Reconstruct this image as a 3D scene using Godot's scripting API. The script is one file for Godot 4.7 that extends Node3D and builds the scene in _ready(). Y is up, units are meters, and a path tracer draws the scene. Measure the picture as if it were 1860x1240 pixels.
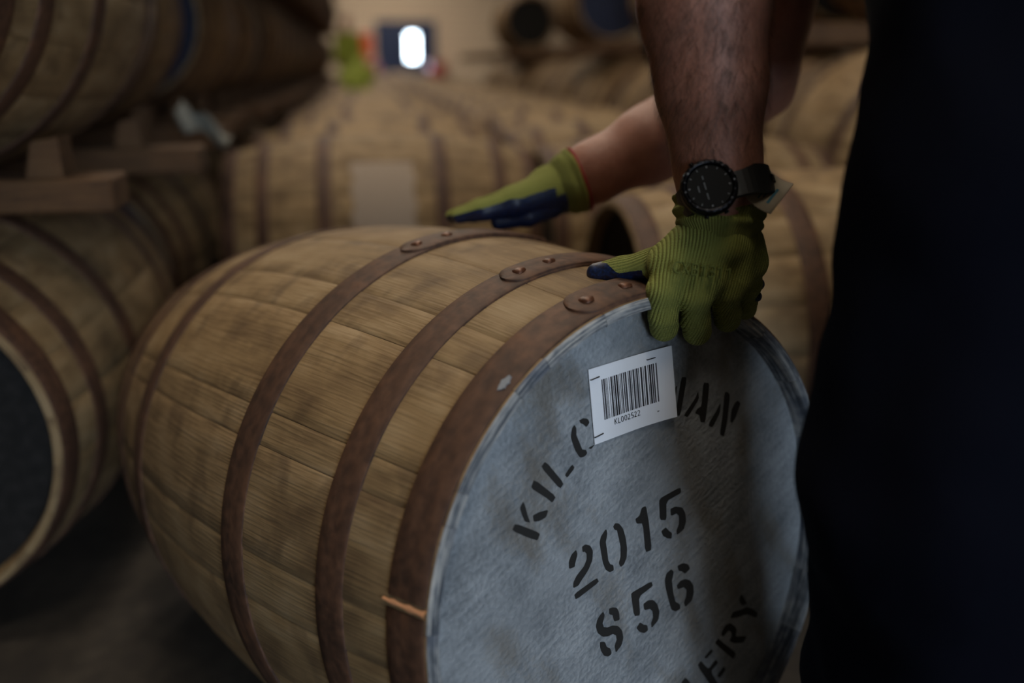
extends Node3D
# A worker rolls an oak barrel between the rows of a barrel warehouse. Metres, y up; -z runs down the warehouse.

const EYE := Vector3(0.0, 0.8212, 0.0)
var rng := RandomNumberGenerator.new()
var M := {}
var names := {}
var rooflights := 3
var jacket_at := Vector3.ZERO


func _ready() -> void:
	rng.seed = 7
	var cam := Camera3D.new()
	cam.name = "camera"
	cam.fov = 41.19
	cam.near = 0.05
	cam.far = 80.0
	cam.position = EYE
	cam.rotation_degrees = Vector3(-16.92, -8.9, 0.0)
	var lens := CameraAttributesPhysical.new()
	lens.frustum_focal_length = 31.94
	lens.frustum_focus_distance = 0.84
	lens.exposure_aperture = 1.7
	cam.attributes = lens
	add_child(cam)
	cam.fov = 41.19
	var we := WorldEnvironment.new()
	we.name = "environment"
	var env := Environment.new()
	env.background_mode = Environment.BG_SKY
	var sky := Sky.new()
	var skym := ProceduralSkyMaterial.new()
	skym.sky_top_color = Color(0.45, 0.58, 0.78)
	skym.sky_horizon_color = Color(0.8, 0.86, 0.93)
	skym.ground_horizon_color = Color(0.5, 0.5, 0.5)
	skym.ground_bottom_color = Color(0.3, 0.3, 0.3)
	sky.sky_material = skym
	env.sky = sky
	env.tonemap_mode = Environment.TONE_MAPPER_LINEAR
	env.tonemap_exposure = 1.0
	env.sdfgi_enabled = true
	env.ssao_enabled = true
	env.ssil_enabled = true
	we.environment = env
	add_child(we)
	make_materials()
	build_lights()
	build_room()
	build_main_barrel()
	build_rows()
	build_person()
	build_far_end()


# ---------------------------------------------------------------- lights

func build_lights() -> void:
	# translucent rooflights along the ridge of the warehouse; the second is an added fill
	rooflight(Vector3(-0.2, 4.98, -1.1), Vector2(0.8, 1.5), 6.5)
	rooflight(Vector3(0.1, 4.98, 1.5), Vector2(0.9, 1.5), 3.6)  # added soft fill for the arms and gloves, not a real roof opening
	rooflight(Vector3(-0.2, 4.98, -4.6), Vector2(0.8, 3.0), 9.5)
	rooflight(Vector3(-0.1, 4.98, -10.0), Vector2(0.9, 3.0), 11.0)
	rooflight(Vector3(-0.1, 4.98, -16.0), Vector2(0.9, 3.0), 11.0)
	rooflight(Vector3(0.6, 4.98, -24.5), Vector2(1.2, 3.0), 32.0)
	# open door behind the photographer, to the right: cool daylight past the worker's leg
	var d := node("door_1", Vector3(1.5, 0.0, 4.26), self)
	d.set_meta("kind", "structure")
	var st := begin()
	box(st, Vector3(0, 1.3, 0), Vector3(2.2, 2.2, 0.03))
	mesh("window_pane", st, M.rooflight, d)
	st = begin()
	for x in [-1.15, 1.15]:
		box(st, Vector3(x, 1.25, 0.0), Vector3(0.1, 2.5, 0.08))
	box(st, Vector3(0, 2.45, 0), Vector3(2.4, 0.1, 0.08))
	box(st, Vector3(0, 0.1, 0), Vector3(2.2, 0.2, 0.06))
	mesh("door_frame", st, M.blue_paint, d)
	var l := AreaLight3D.new()
	l.name = "door_daylight"
	l.area_size = Vector2(2.2, 2.2)
	l.light_energy = 12.5
	l.light_color = Color(0.84, 0.92, 1.0)
	l.area_range = 40.0
	l.area_attenuation = 2.0
	l.shadow_enabled = true
	l.position = Vector3(0, 1.3, -0.03)
	d.add_child(l)


func rooflight(p: Vector3, size: Vector2, energy: float) -> void:
	var n := node("window_1", p, self)
	n.name = "window_%d" % rooflights
	rooflights += 1
	n.set_meta("kind", "structure")
	var st := begin()
	for k in [-1.0, 1.0]:
		box(st, Vector3(k * (size.x * 0.5 + 0.03), -0.02, 0), Vector3(0.06, 0.08, size.y + 0.12))
		box(st, Vector3(0, -0.02, k * (size.y * 0.5 + 0.03)), Vector3(size.x, 0.08, 0.06))
	mesh("window_frame", st, M.grey_steel, n)
	st = begin()
	box(st, Vector3.ZERO, Vector3(size.x, 0.02, size.y))
	mesh("window_pane", st, M.rooflight, n)
	var l := AreaLight3D.new()
	l.name = "rooflight_or_fill_light"
	l.area_size = size
	l.light_energy = energy
	l.light_color = Color(1.0, 0.93, 0.83)
	l.area_range = 40.0
	l.area_attenuation = 2.0
	l.shadow_enabled = true
	l.rotation_degrees.x = -90.0
	l.position.y = -0.02
	n.add_child(l)


# ---------------------------------------------------------------- helpers

func numbered(called: String) -> String:
	var k: int = names.get(called, 0)
	names[called] = k + 1
	return called if k == 0 else "%s_%03d" % [called, k]


func node(called: String, at: Vector3, parent: Node) -> Node3D:
	var n := Node3D.new()
	n.name = numbered(called) if parent == self else called
	n.position = at
	parent.add_child(n, true)
	return n


func tag(o: Node, label: String, category: String, group := "", kind := "") -> void:
	o.set_meta("label", label)
	o.set_meta("category", category)
	if group != "":
		o.set_meta("group", group)
	if kind != "":
		o.set_meta("kind", kind)


func begin() -> SurfaceTool:
	var st := SurfaceTool.new()
	st.begin(Mesh.PRIMITIVE_TRIANGLES)
	return st


func commit(st: SurfaceTool) -> ArrayMesh:
	st.generate_normals()
	return st.commit()


func inst(called: String, m: Mesh, mat: Material, parent: Node) -> MeshInstance3D:
	var o := MeshInstance3D.new()
	o.name = numbered(called) if parent == self else called
	o.mesh = m
	if mat != null:
		o.material_override = mat
	parent.add_child(o, true)
	return o


func mesh(called: String, st: SurfaceTool, mat: Material, parent: Node) -> MeshInstance3D:
	return inst(called, commit(st), mat, parent)


# "first", "second" ... "thirty-ninth", for labels that count along a row
func nth(k: int) -> String:
	var ones := ["", "first", "second", "third", "fourth", "fifth", "sixth", "seventh", "eighth", "ninth", "tenth", "eleventh", "twelfth", "thirteenth", "fourteenth", "fifteenth", "sixteenth", "seventeenth", "eighteenth", "nineteenth"]
	if k < 20:
		return ones[k]
	if k % 10 == 0:
		return ["twentieth", "thirtieth", "fortieth"][k / 10 - 2]
	return ["twenty-", "thirty-", "forty-"][k / 10 - 2] + ones[k % 10]


func dup(root: Node3D, at: Vector3, rot: Vector3) -> Node3D:
	var base: String = root.get_meta("base_name")
	var c: Node3D = root.duplicate()
	c.name = numbered(base)
	add_child(c)
	c.position = at
	c.rotation_degrees = rot
	return c


# a, b, c, d run counterclockwise as seen from outside
func quad(st: SurfaceTool, a: Vector3, b: Vector3, c: Vector3, d: Vector3) -> void:
	for p in [a, c, b, a, d, c]:
		st.add_vertex(p)


func quad_uv(st: SurfaceTool, p: Array, uv: Array) -> void:
	for k in [0, 2, 1, 0, 3, 2]:
		st.set_uv(uv[k])
		st.add_vertex(p[k])


func tri(st: SurfaceTool, a: Vector3, b: Vector3, c: Vector3) -> void:
	for p in [a, c, b]:
		st.add_vertex(p)


func box(st: SurfaceTool, c: Vector3, size: Vector3, turn := Basis.IDENTITY, bevel := 0.0) -> void:
	var h := size * 0.5
	var b: float = minf(bevel, minf(h.x, minf(h.y, h.z)) * 0.6)
	if b <= 0.0:
		st.set_smooth_group(-1)
		for ax in 3:
			for s in [-1.0, 1.0]:
				var n := Vector3.ZERO
				n[ax] = s
				var u := Vector3.ZERO
				u[(ax + 1) % 3] = 1.0
				var v := n.cross(u)
				var q := []
				for k in [[-1, -1], [1, -1], [1, 1], [-1, 1]]:
					q.append(c + turn * ((n + u * k[0] + v * k[1]) * h))
				quad(st, q[0], q[1], q[2], q[3])
		return
	st.set_smooth_group(-1)
	# chamfered: six faces, twelve edges, eight corners
	for ax in 3:
		var i := (ax + 1) % 3
		var j := (ax + 2) % 3
		for s in [-1.0, 1.0]:
			var q := []
			for k in [[-1, -1], [1, -1], [1, 1], [-1, 1]]:
				var p := Vector3.ZERO
				p[ax] = s * h[ax]
				p[i] = k[0] * (h[i] - b)
				p[j] = k[1] * (h[j] - b)
				q.append(c + turn * p)
			if s > 0:
				quad(st, q[0], q[1], q[2], q[3])
			else:
				quad(st, q[3], q[2], q[1], q[0])
		for si in [-1.0, 1.0]:
			for sj in [-1.0, 1.0]:
				var e := []
				for w in [-1.0, 1.0]:
					var p1 := Vector3.ZERO
					p1[ax] = w * (h[ax] - b)
					p1[i] = si * h[i]
					p1[j] = sj * (h[j] - b)
					var p2 := Vector3.ZERO
					p2[ax] = w * (h[ax] - b)
					p2[i] = si * (h[i] - b)
					p2[j] = sj * h[j]
					e.append([c + turn * p1, c + turn * p2])
				if si * sj > 0:
					quad(st, e[0][0], e[0][1], e[1][1], e[1][0])
				else:
					quad(st, e[1][0], e[1][1], e[0][1], e[0][0])
	for sx in [-1.0, 1.0]:
		for sy in [-1.0, 1.0]:
			for sz in [-1.0, 1.0]:
				var s3 := Vector3(sx, sy, sz)
				var in3 := h - Vector3.ONE * b
				var pa := c + turn * (s3 * Vector3(h.x, in3.y, in3.z))
				var pb := c + turn * (s3 * Vector3(in3.x, h.y, in3.z))
				var pc := c + turn * (s3 * Vector3(in3.x, in3.y, h.z))
				if sx * sy * sz > 0:
					tri(st, pa, pb, pc)
				else:
					tri(st, pa, pc, pb)


# a round tube along points
func tube(st: SurfaceTool, pts: Array, radii: Array, sides := 10, caps := true) -> void:
	st.set_smooth_group(0)
	var rings := []
	var up := Vector3.ZERO
	for i in pts.size():
		var a: Vector3 = pts[maxi(i - 1, 0)]
		var b: Vector3 = pts[mini(i + 1, pts.size() - 1)]
		var t: Vector3 = (b - a).normalized()
		if up == Vector3.ZERO:
			up = Vector3.RIGHT if absf(t.x) < 0.8 else Vector3.UP
		var n := t.cross(up).normalized()
		up = n.cross(t).normalized()
		var ring := []
		for k in sides:
			var w := TAU * k / sides
			ring.append(pts[i] + (up * cos(w) + n * sin(w)) * radii[i])
		rings.append(ring)
	for i in pts.size() - 1:
		for k in sides:
			var k2 := (k + 1) % sides
			quad(st, rings[i][k2], rings[i][k], rings[i + 1][k], rings[i + 1][k2])
	if caps:
		for k in sides:
			var k2 := (k + 1) % sides
			tri(st, pts[0], rings[0][k], rings[0][k2])
			tri(st, pts[-1], rings[-1][k2], rings[-1][k])


# a profile of (radius, height) turned about Y, then placed
func lathe(st: SurfaceTool, prof: Array, sides: int, place := Transform3D(), sharp := false) -> void:
	for i in prof.size() - 1:
		st.set_smooth_group(i + 1 if sharp else 0)
		for k in sides:
			var a := TAU * k / sides
			var b := TAU * (k + 1) / sides
			var p: Vector2 = prof[i]
			var q: Vector2 = prof[i + 1]
			quad(st, place * Vector3(p.x * cos(b), p.y, p.x * sin(b)), place * Vector3(p.x * cos(a), p.y, p.x * sin(a)), place * Vector3(q.x * cos(a), q.y, q.x * sin(a)), place * Vector3(q.x * cos(b), q.y, q.x * sin(b)))


# a flat outline (counterclockwise, in x and y) with a thickness along z
func slab(st: SurfaceTool, poly: PackedVector2Array, z0: float, z1: float, place := Transform3D()) -> void:
	if Geometry2D.is_polygon_clockwise(poly):
		poly.reverse()
	st.set_smooth_group(-1)
	var t := Geometry2D.triangulate_polygon(poly)
	for k in range(0, t.size(), 3):
		var a := poly[t[k]]
		var b := poly[t[k + 1]]
		var c := poly[t[k + 2]]
		if (b - a).cross(c - a) < 0.0:
			var w := b
			b = c
			c = w
		tri(st, place * Vector3(a.x, a.y, z1), place * Vector3(b.x, b.y, z1), place * Vector3(c.x, c.y, z1))
		tri(st, place * Vector3(a.x, a.y, z0), place * Vector3(c.x, c.y, z0), place * Vector3(b.x, b.y, z0))
	for k in poly.size():
		var a := poly[k]
		var b := poly[(k + 1) % poly.size()]
		quad(st, place * Vector3(a.x, a.y, z0), place * Vector3(b.x, b.y, z0), place * Vector3(b.x, b.y, z1), place * Vector3(a.x, a.y, z1))


func softened(poly: PackedVector2Array, cut: float) -> PackedVector2Array:
	var out := PackedVector2Array()
	for k in poly.size():
		var a := poly[k]
		var b := poly[(k + 1) % poly.size()]
		out.append(a.lerp(b, cut))
		out.append(a.lerp(b, 1.0 - cut))
	return out


# ---------------------------------------------------------------- materials

func grey(noise_seed: int, w: int, h: int, freq: float, octaves: int, stretch_to := Vector2i.ZERO, kind := FastNoiseLite.TYPE_SIMPLEX_SMOOTH) -> PackedByteArray:
	var n := FastNoiseLite.new()
	n.seed = noise_seed
	n.noise_type = kind
	n.frequency = freq
	n.fractal_octaves = octaves
	var im := n.get_seamless_image(w, h, false, false, 0.2, true)
	im.convert(Image.FORMAT_L8)
	if stretch_to != Vector2i.ZERO:
		im.resize(stretch_to.x, stretch_to.y, Image.INTERPOLATE_CUBIC)
	return im.get_data()


func picture(w: int, h: int, data: PackedByteArray, rgb := true) -> ImageTexture:
	return ImageTexture.create_from_image(Image.create_from_data(w, h, false, Image.FORMAT_RGB8 if rgb else Image.FORMAT_L8, data))


func sharpen(v: float, mid: float, gain: float) -> float:
	return clampf((v - mid) * gain + 0.5, 0.0, 1.0)


# three tones mixed by grain and by blotches
func mixed(n: int, grain: PackedByteArray, blotch: PackedByteArray, stain: PackedByteArray, dark: Color, mid: Color, light: Color, mark: Color, g: float, blotch_gain: float, stain_at: float, stain_gain: float) -> PackedByteArray:
	var out := PackedByteArray()
	out.resize(n * 3)
	for i in n:
		var v := clampf(0.5 + (grain[i] / 255.0 - 0.5) * g + (blotch[i] / 255.0 - 0.5) * blotch_gain, 0.0, 1.0)
		var c := dark.lerp(mid, v * 2.0) if v < 0.5 else mid.lerp(light, v * 2.0 - 1.0)
		var s := clampf((stain[i] / 255.0 - stain_at) * stain_gain, 0.0, 1.0)
		c = c.lerp(mark, s * 0.6)
		out[i * 3] = int(c.r * 255.0)
		out[i * 3 + 1] = int(c.g * 255.0)
		out[i * 3 + 2] = int(c.b * 255.0)
	return out


func mat(color: Color, rough: float, metal := 0.0, tex: Texture2D = null, height: Texture2D = null, depth := 0.0) -> StandardMaterial3D:
	var m := StandardMaterial3D.new()
	m.albedo_color = color
	m.roughness = rough
	m.metallic = metal
	if tex != null:
		m.albedo_texture = tex
	if height != null:
		m.heightmap_enabled = true
		m.heightmap_texture = height
		m.heightmap_scale = depth
	return m


func triplanar(m: StandardMaterial3D, scale: float) -> StandardMaterial3D:
	m.uv1_triplanar = true
	m.uv1_scale = Vector3.ONE * scale
	return m


func make_materials() -> void:
	var size := 512
	var full := Vector2i(size, size)
	var count := size * size
	var fine := grey(11, 40, 512, 0.16, 3, full)
	var coarse := grey(12, 64, 256, 0.06, 4, full)
	var blotch := grey(13, size, size, 0.009, 6)
	var stain := grey(14, 384, 160, 0.02, 5, full)
	var specks := grey(15, size, size, 0.06, 4)
	var grain := PackedByteArray()
	grain.resize(count)
	for i in count:
		grain[i] = int(clampf(fine[i] * 0.55 + coarse[i] * 0.45, 0.0, 255.0))
	var grain_tex := picture(size, size, grain, false)
	# oak staves: u runs along the grain
	var oak := picture(size, size, mixed(count, grain, blotch, stain, Color(0.38, 0.3, 0.2), Color(0.53, 0.44, 0.31), Color(0.62, 0.54, 0.42), Color(0.32, 0.25, 0.17), 0.45, 1.0, 0.6, 2.6))
	M.oak = mat(Color.WHITE, 0.75, 0.0, oak, grain_tex, 0.12)
	M.oak.vertex_color_use_as_albedo = true
	var pale := picture(size, size, mixed(count, grain, blotch, specks, Color(0.4, 0.28, 0.16), Color(0.58, 0.43, 0.27), Color(0.7, 0.55, 0.38), Color(0.3, 0.2, 0.12), 0.8, 0.5, 0.72, 4.0))
	M.pale_wood = mat(Color.WHITE, 0.8, 0.0, pale, grain_tex, 0.1)
	M.rail_wood = triplanar(mat(Color(0.6, 0.57, 0.54), 0.8, 0.0, pale), 1.6)
	# end grain of the staves under worn blue-white paint
	var ring := picture(size, size, mixed(count, grain, specks, stain, Color(0.26, 0.28, 0.31), Color(0.52, 0.53, 0.54), Color(0.68, 0.67, 0.65), Color(0.24, 0.27, 0.33), 2.2, 0.7, 0.58, 4.0))
	M.chime = mat(Color.WHITE, 0.7, 0.0, ring, grain_tex, 0.15)
	# grey head paint, brushed, with brown dirt
	var paint_size := 1024
	var many := paint_size * paint_size
	var pf := Vector2i(paint_size, paint_size)
	var brush := grey(21, 96, 1024, 0.07, 4, pf)
	var dab := grey(22, 1024, 1024, 0.009, 7)
	var dirt := grey(23, 1024, 512, 0.007, 7, pf)
	var pit := grey(24, 1024, 1024, 0.09, 4)
	var rough_paint := PackedByteArray()
	rough_paint.resize(many)
	var dirty := PackedByteArray()
	dirty.resize(many)
	for i in many:
		rough_paint[i] = int(clampf(brush[i] * 0.4 + pit[i] * 0.6, 0.0, 255.0))
		dirty[i] = int(clampf(dirt[i] * 0.78 + pit[i] * 0.22, 0.0, 255.0))
	var paint := picture(paint_size, paint_size, mixed(many, rough_paint, dab, dirty, Color(0.4, 0.42, 0.44), Color(0.53, 0.55, 0.57), Color(0.63, 0.65, 0.67), Color(0.37, 0.34, 0.3), 0.8, 0.8, 0.52, 3.5))
	M.dab = mat(Color(0.5, 0.53, 0.57), 0.7)
	M.head_paint = mat(Color.WHITE, 0.62, 0.0, paint, picture(paint_size, paint_size, rough_paint, false), 0.2)
	# rusty hoop iron
	var iron := picture(size, size, mixed(count, specks, blotch, stain, Color(0.24, 0.16, 0.11), Color(0.36, 0.25, 0.18), Color(0.46, 0.33, 0.24), Color(0.56, 0.38, 0.24), 1.2, 0.8, 0.68, 4.0))
	M.iron = triplanar(mat(Color(0.84, 0.82, 0.82), 0.7, 0.05, iron, picture(size, size, specks, false), 0.05), 2.2)
	M.rivet = triplanar(mat(Color(1.0, 0.9, 0.85), 0.5, 0.4, iron), 9.0)
	M.raw_wood = mat(Color(0.78, 0.56, 0.4), 0.8)
	M.stencil = mat(Color(0.1, 0.095, 0.09), 0.75)
	M.ink = mat(Color(0.05, 0.05, 0.06), 0.6)
	M.staple = mat(Color(0.12, 0.12, 0.13), 0.4, 0.7)
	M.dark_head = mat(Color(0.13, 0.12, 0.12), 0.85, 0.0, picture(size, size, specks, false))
	M.blue_head = mat(Color(0.11, 0.2, 0.42), 0.7, 0.0, picture(size, size, specks, false))
	M.chalk = mat(Color(0.6, 0.54, 0.48), 0.9)
	# skin, gloves, clothes
	var skin := picture(size, size, mixed(count, specks, blotch, dab.slice(0, count), Color(0.46, 0.29, 0.23), Color(0.57, 0.38, 0.31), Color(0.64, 0.44, 0.36), Color(0.47, 0.27, 0.23), 0.5, 0.5, 0.6, 3.0))
	M.skin = triplanar(mat(Color.WHITE, 0.55, 0.0, skin, picture(size, size, specks, false), 0.03), 7.0)
	M.skin.subsurf_scatter_enabled = true
	M.skin.subsurf_scatter_strength = 0.12
	M.hair = mat(Color(0.25, 0.17, 0.12), 0.55)
	var kn := 128
	var knit := PackedByteArray()
	knit.resize(kn * kn)
	for y in kn:
		for x in kn:
			var u := fposmod(x * 8.0 / kn, 1.0)
			var v := fposmod(y * 16.0 / kn + absf(u - 0.5) * 0.9, 1.0)
			knit[y * kn + x] = int(clampf((0.35 + 0.65 * sin(PI * u)) * (0.62 + 0.38 * sin(PI * v)), 0.0, 1.0) * 255.0)
	M.knit = mat(Color(0.55, 0.57, 0.27), 0.9, 0.0, null, picture(kn, kn, knit, false), 0.3)
	M.knit.uv1_scale = Vector3(1.0 / 0.022, 1.0 / 0.022, 1.0)
	M.latex = triplanar(mat(Color(0.07, 0.22, 0.45), 0.45, 0.0, picture(size, size, specks, false)), 9.0)
	M.red_hem = mat(Color(0.5, 0.06, 0.07), 0.8)
	M.navy = triplanar(mat(Color(0.034, 0.04, 0.075), 0.9, 0.0, null, grain_tex, 0.05), 14.0)
	M.shirt = triplanar(mat(Color(0.04, 0.045, 0.08), 0.9, 0.0, null, grain_tex, 0.04), 14.0)
	M.navy.metallic_specular = 0.15
	M.shirt.metallic_specular = 0.2
	M.boot = mat(Color(0.06, 0.05, 0.045), 0.5)
	M.black_rubber = mat(Color(0.035, 0.035, 0.04), 0.5)
	M.black_steel = mat(Color(0.06, 0.06, 0.075), 0.28, 0.8)
	M.watch_face = mat(Color(0.02, 0.022, 0.022), 0.4)
	M.watch_face.metallic_specular = 0.25
	M.marker = mat(Color(0.36, 0.37, 0.38), 0.5)
	M.worn_marker = mat(Color(0.2, 0.2, 0.22), 0.5)
	M.tag_cloth = mat(Color(0.56, 0.52, 0.45), 0.85)
	M.tag_ink = mat(Color(0.18, 0.36, 0.42), 0.8)
	M.glove_ink = mat(Color(0.34, 0.37, 0.15), 0.9)
	M.paper = mat(Color(0.9, 0.91, 0.94), 0.6)
	# place
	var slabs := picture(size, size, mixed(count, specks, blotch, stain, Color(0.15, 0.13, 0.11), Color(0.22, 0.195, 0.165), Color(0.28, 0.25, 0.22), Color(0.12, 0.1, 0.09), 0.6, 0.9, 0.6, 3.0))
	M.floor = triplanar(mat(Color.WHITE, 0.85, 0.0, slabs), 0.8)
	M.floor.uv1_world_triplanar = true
	M.wall = triplanar(mat(Color(0.62, 0.57, 0.5), 0.85, 0.0, null), 1.0)
	M.cream = mat(Color(0.8, 0.73, 0.65), 0.7)
	M.ceiling = mat(Color(0.45, 0.42, 0.38), 0.9)
	M.grey_steel = mat(Color(0.4, 0.41, 0.42), 0.45, 0.6)
	M.blue_paint = mat(Color(0.09, 0.17, 0.33), 0.5)
	M.red_paint = mat(Color(0.5, 0.07, 0.06), 0.5)
	M.orange_board = mat(Color(0.75, 0.3, 0.18), 0.7)
	M.white_board = mat(Color(0.75, 0.68, 0.64), 0.7)
	M.hivis = mat(Color(0.5, 0.54, 0.17), 0.8)
	M.rag = mat(Color(0.5, 0.49, 0.45), 0.8)
	M.rooflight = mat(Color(0.9, 0.9, 0.9), 0.6)
	M.rooflight.emission_enabled = true
	M.rooflight.emission = Color(0.93, 0.97, 1.0)
	M.rooflight.emission_energy_multiplier = 1.5
	M.far_daylight = mat(Color(0.9, 0.9, 0.9), 0.6)
	M.far_daylight.emission_enabled = true
	M.far_daylight.emission = Color(0.86, 0.94, 1.0)
	M.far_daylight.emission_energy_multiplier = 14.0


# ---------------------------------------------------------------- room

func structure(called: String, c: Vector3, size: Vector3, m: Material) -> MeshInstance3D:
	var st := begin()
	box(st, Vector3.ZERO, size)
	var o := mesh(called, st, m, self)
	o.position = c
	o.set_meta("kind", "structure")
	return o


func build_room() -> void:
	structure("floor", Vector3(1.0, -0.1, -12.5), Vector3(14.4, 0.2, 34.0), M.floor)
	structure("ceiling", Vector3(1.0, 5.1, -12.5), Vector3(14.4, 0.2, 34.0), M.ceiling)
	structure("wall_left", Vector3(-6.1, 2.5, -12.5), Vector3(0.2, 5.0, 34.0), M.wall)
	structure("wall_right", Vector3(8.1, 2.5, -12.5), Vector3(0.2, 5.0, 34.0), M.wall)
	structure("wall_front", Vector3(1.0, 2.5, 4.4), Vector3(14.0, 5.0, 0.2), M.wall)
	var back := structure("wall_back", Vector3(1.0, 2.5, -29.4), Vector3(14.0, 5.0, 0.2), M.wall)
	# cladding boards across the far wall
	for k in 11:
		var st := begin()
		box(st, Vector3(0, -2.26 + k * 0.455, 0.13), Vector3(13.9, 0.41, 0.06), Basis(Vector3.RIGHT, -0.06), 0.012)
		mesh("cladding_board", st, M.cream, back)


# ---------------------------------------------------------------- barrels

# radius at a share (0 to 1) of the length
func bulge(share: float, rb: float, re: float) -> float:
	return rb - (rb - re) * pow(2.0 * share - 1.0, 2.0)


# the axis lies along z at height rb; s is the distance from the +z end, a in degrees from +x towards +y
func on(rb: float, length: float, a: float, s: float, r: float) -> Vector3:
	return Vector3(r * cos(deg_to_rad(a)), rb + r * sin(deg_to_rad(a)), length * 0.5 - s)


func stave_mesh(a0: float, a1: float, length: float, rb: float, re: float, tint: Color, na: int, ns: int, chime: float, chime_mat: Material, oak_mat: Material) -> ArrayMesh:
	var st := begin()
	st.set_color(tint)
	var gap := rad_to_deg(0.0002 / rb)
	var lift := rng.randf_range(-0.0007, 0.0007)
	var off := Vector2(rng.randf(), rng.randf())
	var angles := [a0 + gap]
	var edge := rad_to_deg(0.0013 / rb)
	for j in na - 1:
		angles.append(lerpf(a0 + gap + edge, a1 - gap - edge, float(j) / (na - 2)))
	angles.append(a1 - gap)
	var rows := []
	var uvs := []
	for i in ns + 1:
		var s := length * i / ns
		var row := []
		var uv := []
		for j in na + 1:
			var r := bulge(s / length, rb, re) + lift - (0.0008 if j == 0 or j == na else 0.0)
			row.append(on(rb, length, angles[j], s, r))
			uv.append(Vector2(off.x + s / 0.62, off.y + rb * deg_to_rad(angles[j] - a0) / 0.34))
		rows.append(row)
		uvs.append(uv)
	st.set_smooth_group(0)
	for i in ns:
		for j in na:
			quad_uv(st, [rows[i + 1][j], rows[i + 1][j + 1], rows[i][j + 1], rows[i][j]], [uvs[i + 1][j], uvs[i + 1][j + 1], uvs[i][j + 1], uvs[i][j]])
	# the walls of the joints
	st.set_smooth_group(1)
	for side in 2:
		var j := 0 if side == 0 else na
		for i in ns:
			var s0 := length * i / ns
			var s1 := length * (i + 1) / ns
			var d0 := on(rb, length, angles[j], s0, bulge(s0 / length, rb, re) - 0.012)
			var d1 := on(rb, length, angles[j], s1, bulge(s1 / length, rb, re) - 0.012)
			if side == 0:
				quad(st, rows[i][j], d0, d1, rows[i + 1][j])
			else:
				quad(st, rows[i + 1][j], d1, d0, rows[i][j])
	var out := st.commit() if false else null
	st.generate_normals()
	out = st.commit()
	out.surface_set_material(0, oak_mat)
	# both ends: the rim, and the inner wall down to the head
	var se := begin()
	for e in 2:
		var prof := [Vector2(re - 0.0016, 0.0), Vector2(re - 0.003, -0.0012), Vector2(re - chime + 0.001, -0.0012), Vector2(re - chime, 0.001), Vector2(re - chime - 0.004, 0.034)]
		prof[0] = Vector2(re + lift, 0.0)
		for k in prof.size() - 1:
			se.set_smooth_group(k + 1)
			for j in na:
				var p := []
				var uv := []
				for q in [[k, j], [k, j + 1], [k + 1, j + 1], [k + 1, j]]:
					var pr: Vector2 = prof[q[0]]
					var s := pr.y if e == 0 else length - pr.y
					p.append(on(rb, length, angles[q[1]], s, pr.x))
					uv.append(Vector2(re * deg_to_rad(angles[q[1]]) / 0.6 + off.x, pr.x * 5.0 + pr.y * 3.0 + off.y))
				if e == 0:
					quad_uv(se, [p[0], p[1], p[2], p[3]], [uv[0], uv[1], uv[2], uv[3]])
				else:
					quad_uv(se, [p[3], p[2], p[1], p[0]], [uv[3], uv[2], uv[1], uv[0]])
	se.generate_normals()
	se.commit(out)
	out.surface_set_material(1, chime_mat)
	return out


# a band of iron; its ends are rounded where round_ends is set
func hoop_band(st: SurfaceTool, a0: float, a1: float, s0: float, s1: float, rb: float, re: float, length: float, lift: float, thick: float, round_ends: bool, flare := 0.0) -> void:
	var steps := maxi(6, int((a1 - a0) / 2.5))
	var width := s1 - s0
	var cols := []
	var seq := []
	for i in steps + 1:
		seq.append(lerpf(a0, a1, float(i) / steps))
	if round_ends:
		var reach := rad_to_deg(width * 0.5 / rb)
		seq = [a0, a0 + reach * 0.08, a0 + reach * 0.3, a0 + reach * 0.6]
		for i in steps + 1:
			seq.append(lerpf(a0 + reach, a1 - reach, float(i) / steps))
		seq.append_array([a1 - reach * 0.6, a1 - reach * 0.3, a1 - reach * 0.08, a1])
	for a in seq:
		var shrink := 1.0
		if round_ends:
			var reach := rad_to_deg(width * 0.5 / rb)
			var d: float = minf(a - a0, a1 - a) / reach
			shrink = sqrt(clampf(1.0 - pow(1.0 - clampf(d, 0.0, 1.0), 2.0), 0.02, 1.0))
		var mid := (s0 + s1) * 0.5
		var col := []
		var e := minf(0.0012, thick * 0.4)
		for q in [[-1.0, -0.004], [-1.0, thick - e], [-1.0 + 2.4 * e / width, thick], [-0.33, thick], [0.33, thick], [1.0 - 2.4 * e / width, thick], [1.0, thick - e], [1.0, -0.004]]:
			var s: float = mid + q[0] * width * 0.5 * shrink
			col.append(on(rb, length, a, s, bulge(s / length, rb, re) + lift + q[1]))
		cols.append(col)
	for i in cols.size() - 1:
		for k in 7:
			st.set_smooth_group(0 if k > 0 and k < 6 else k + 2)
			quad(st, cols[i][k], cols[i][k + 1] if false else cols[i + 1][k], cols[i + 1][k + 1], cols[i][k + 1])
	st.set_smooth_group(-1)
	for k in 6:
		tri(st, cols[0][7], cols[0][k], cols[0][k + 1])
		tri(st, cols[-1][7], cols[-1][k + 1], cols[-1][k])


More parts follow.
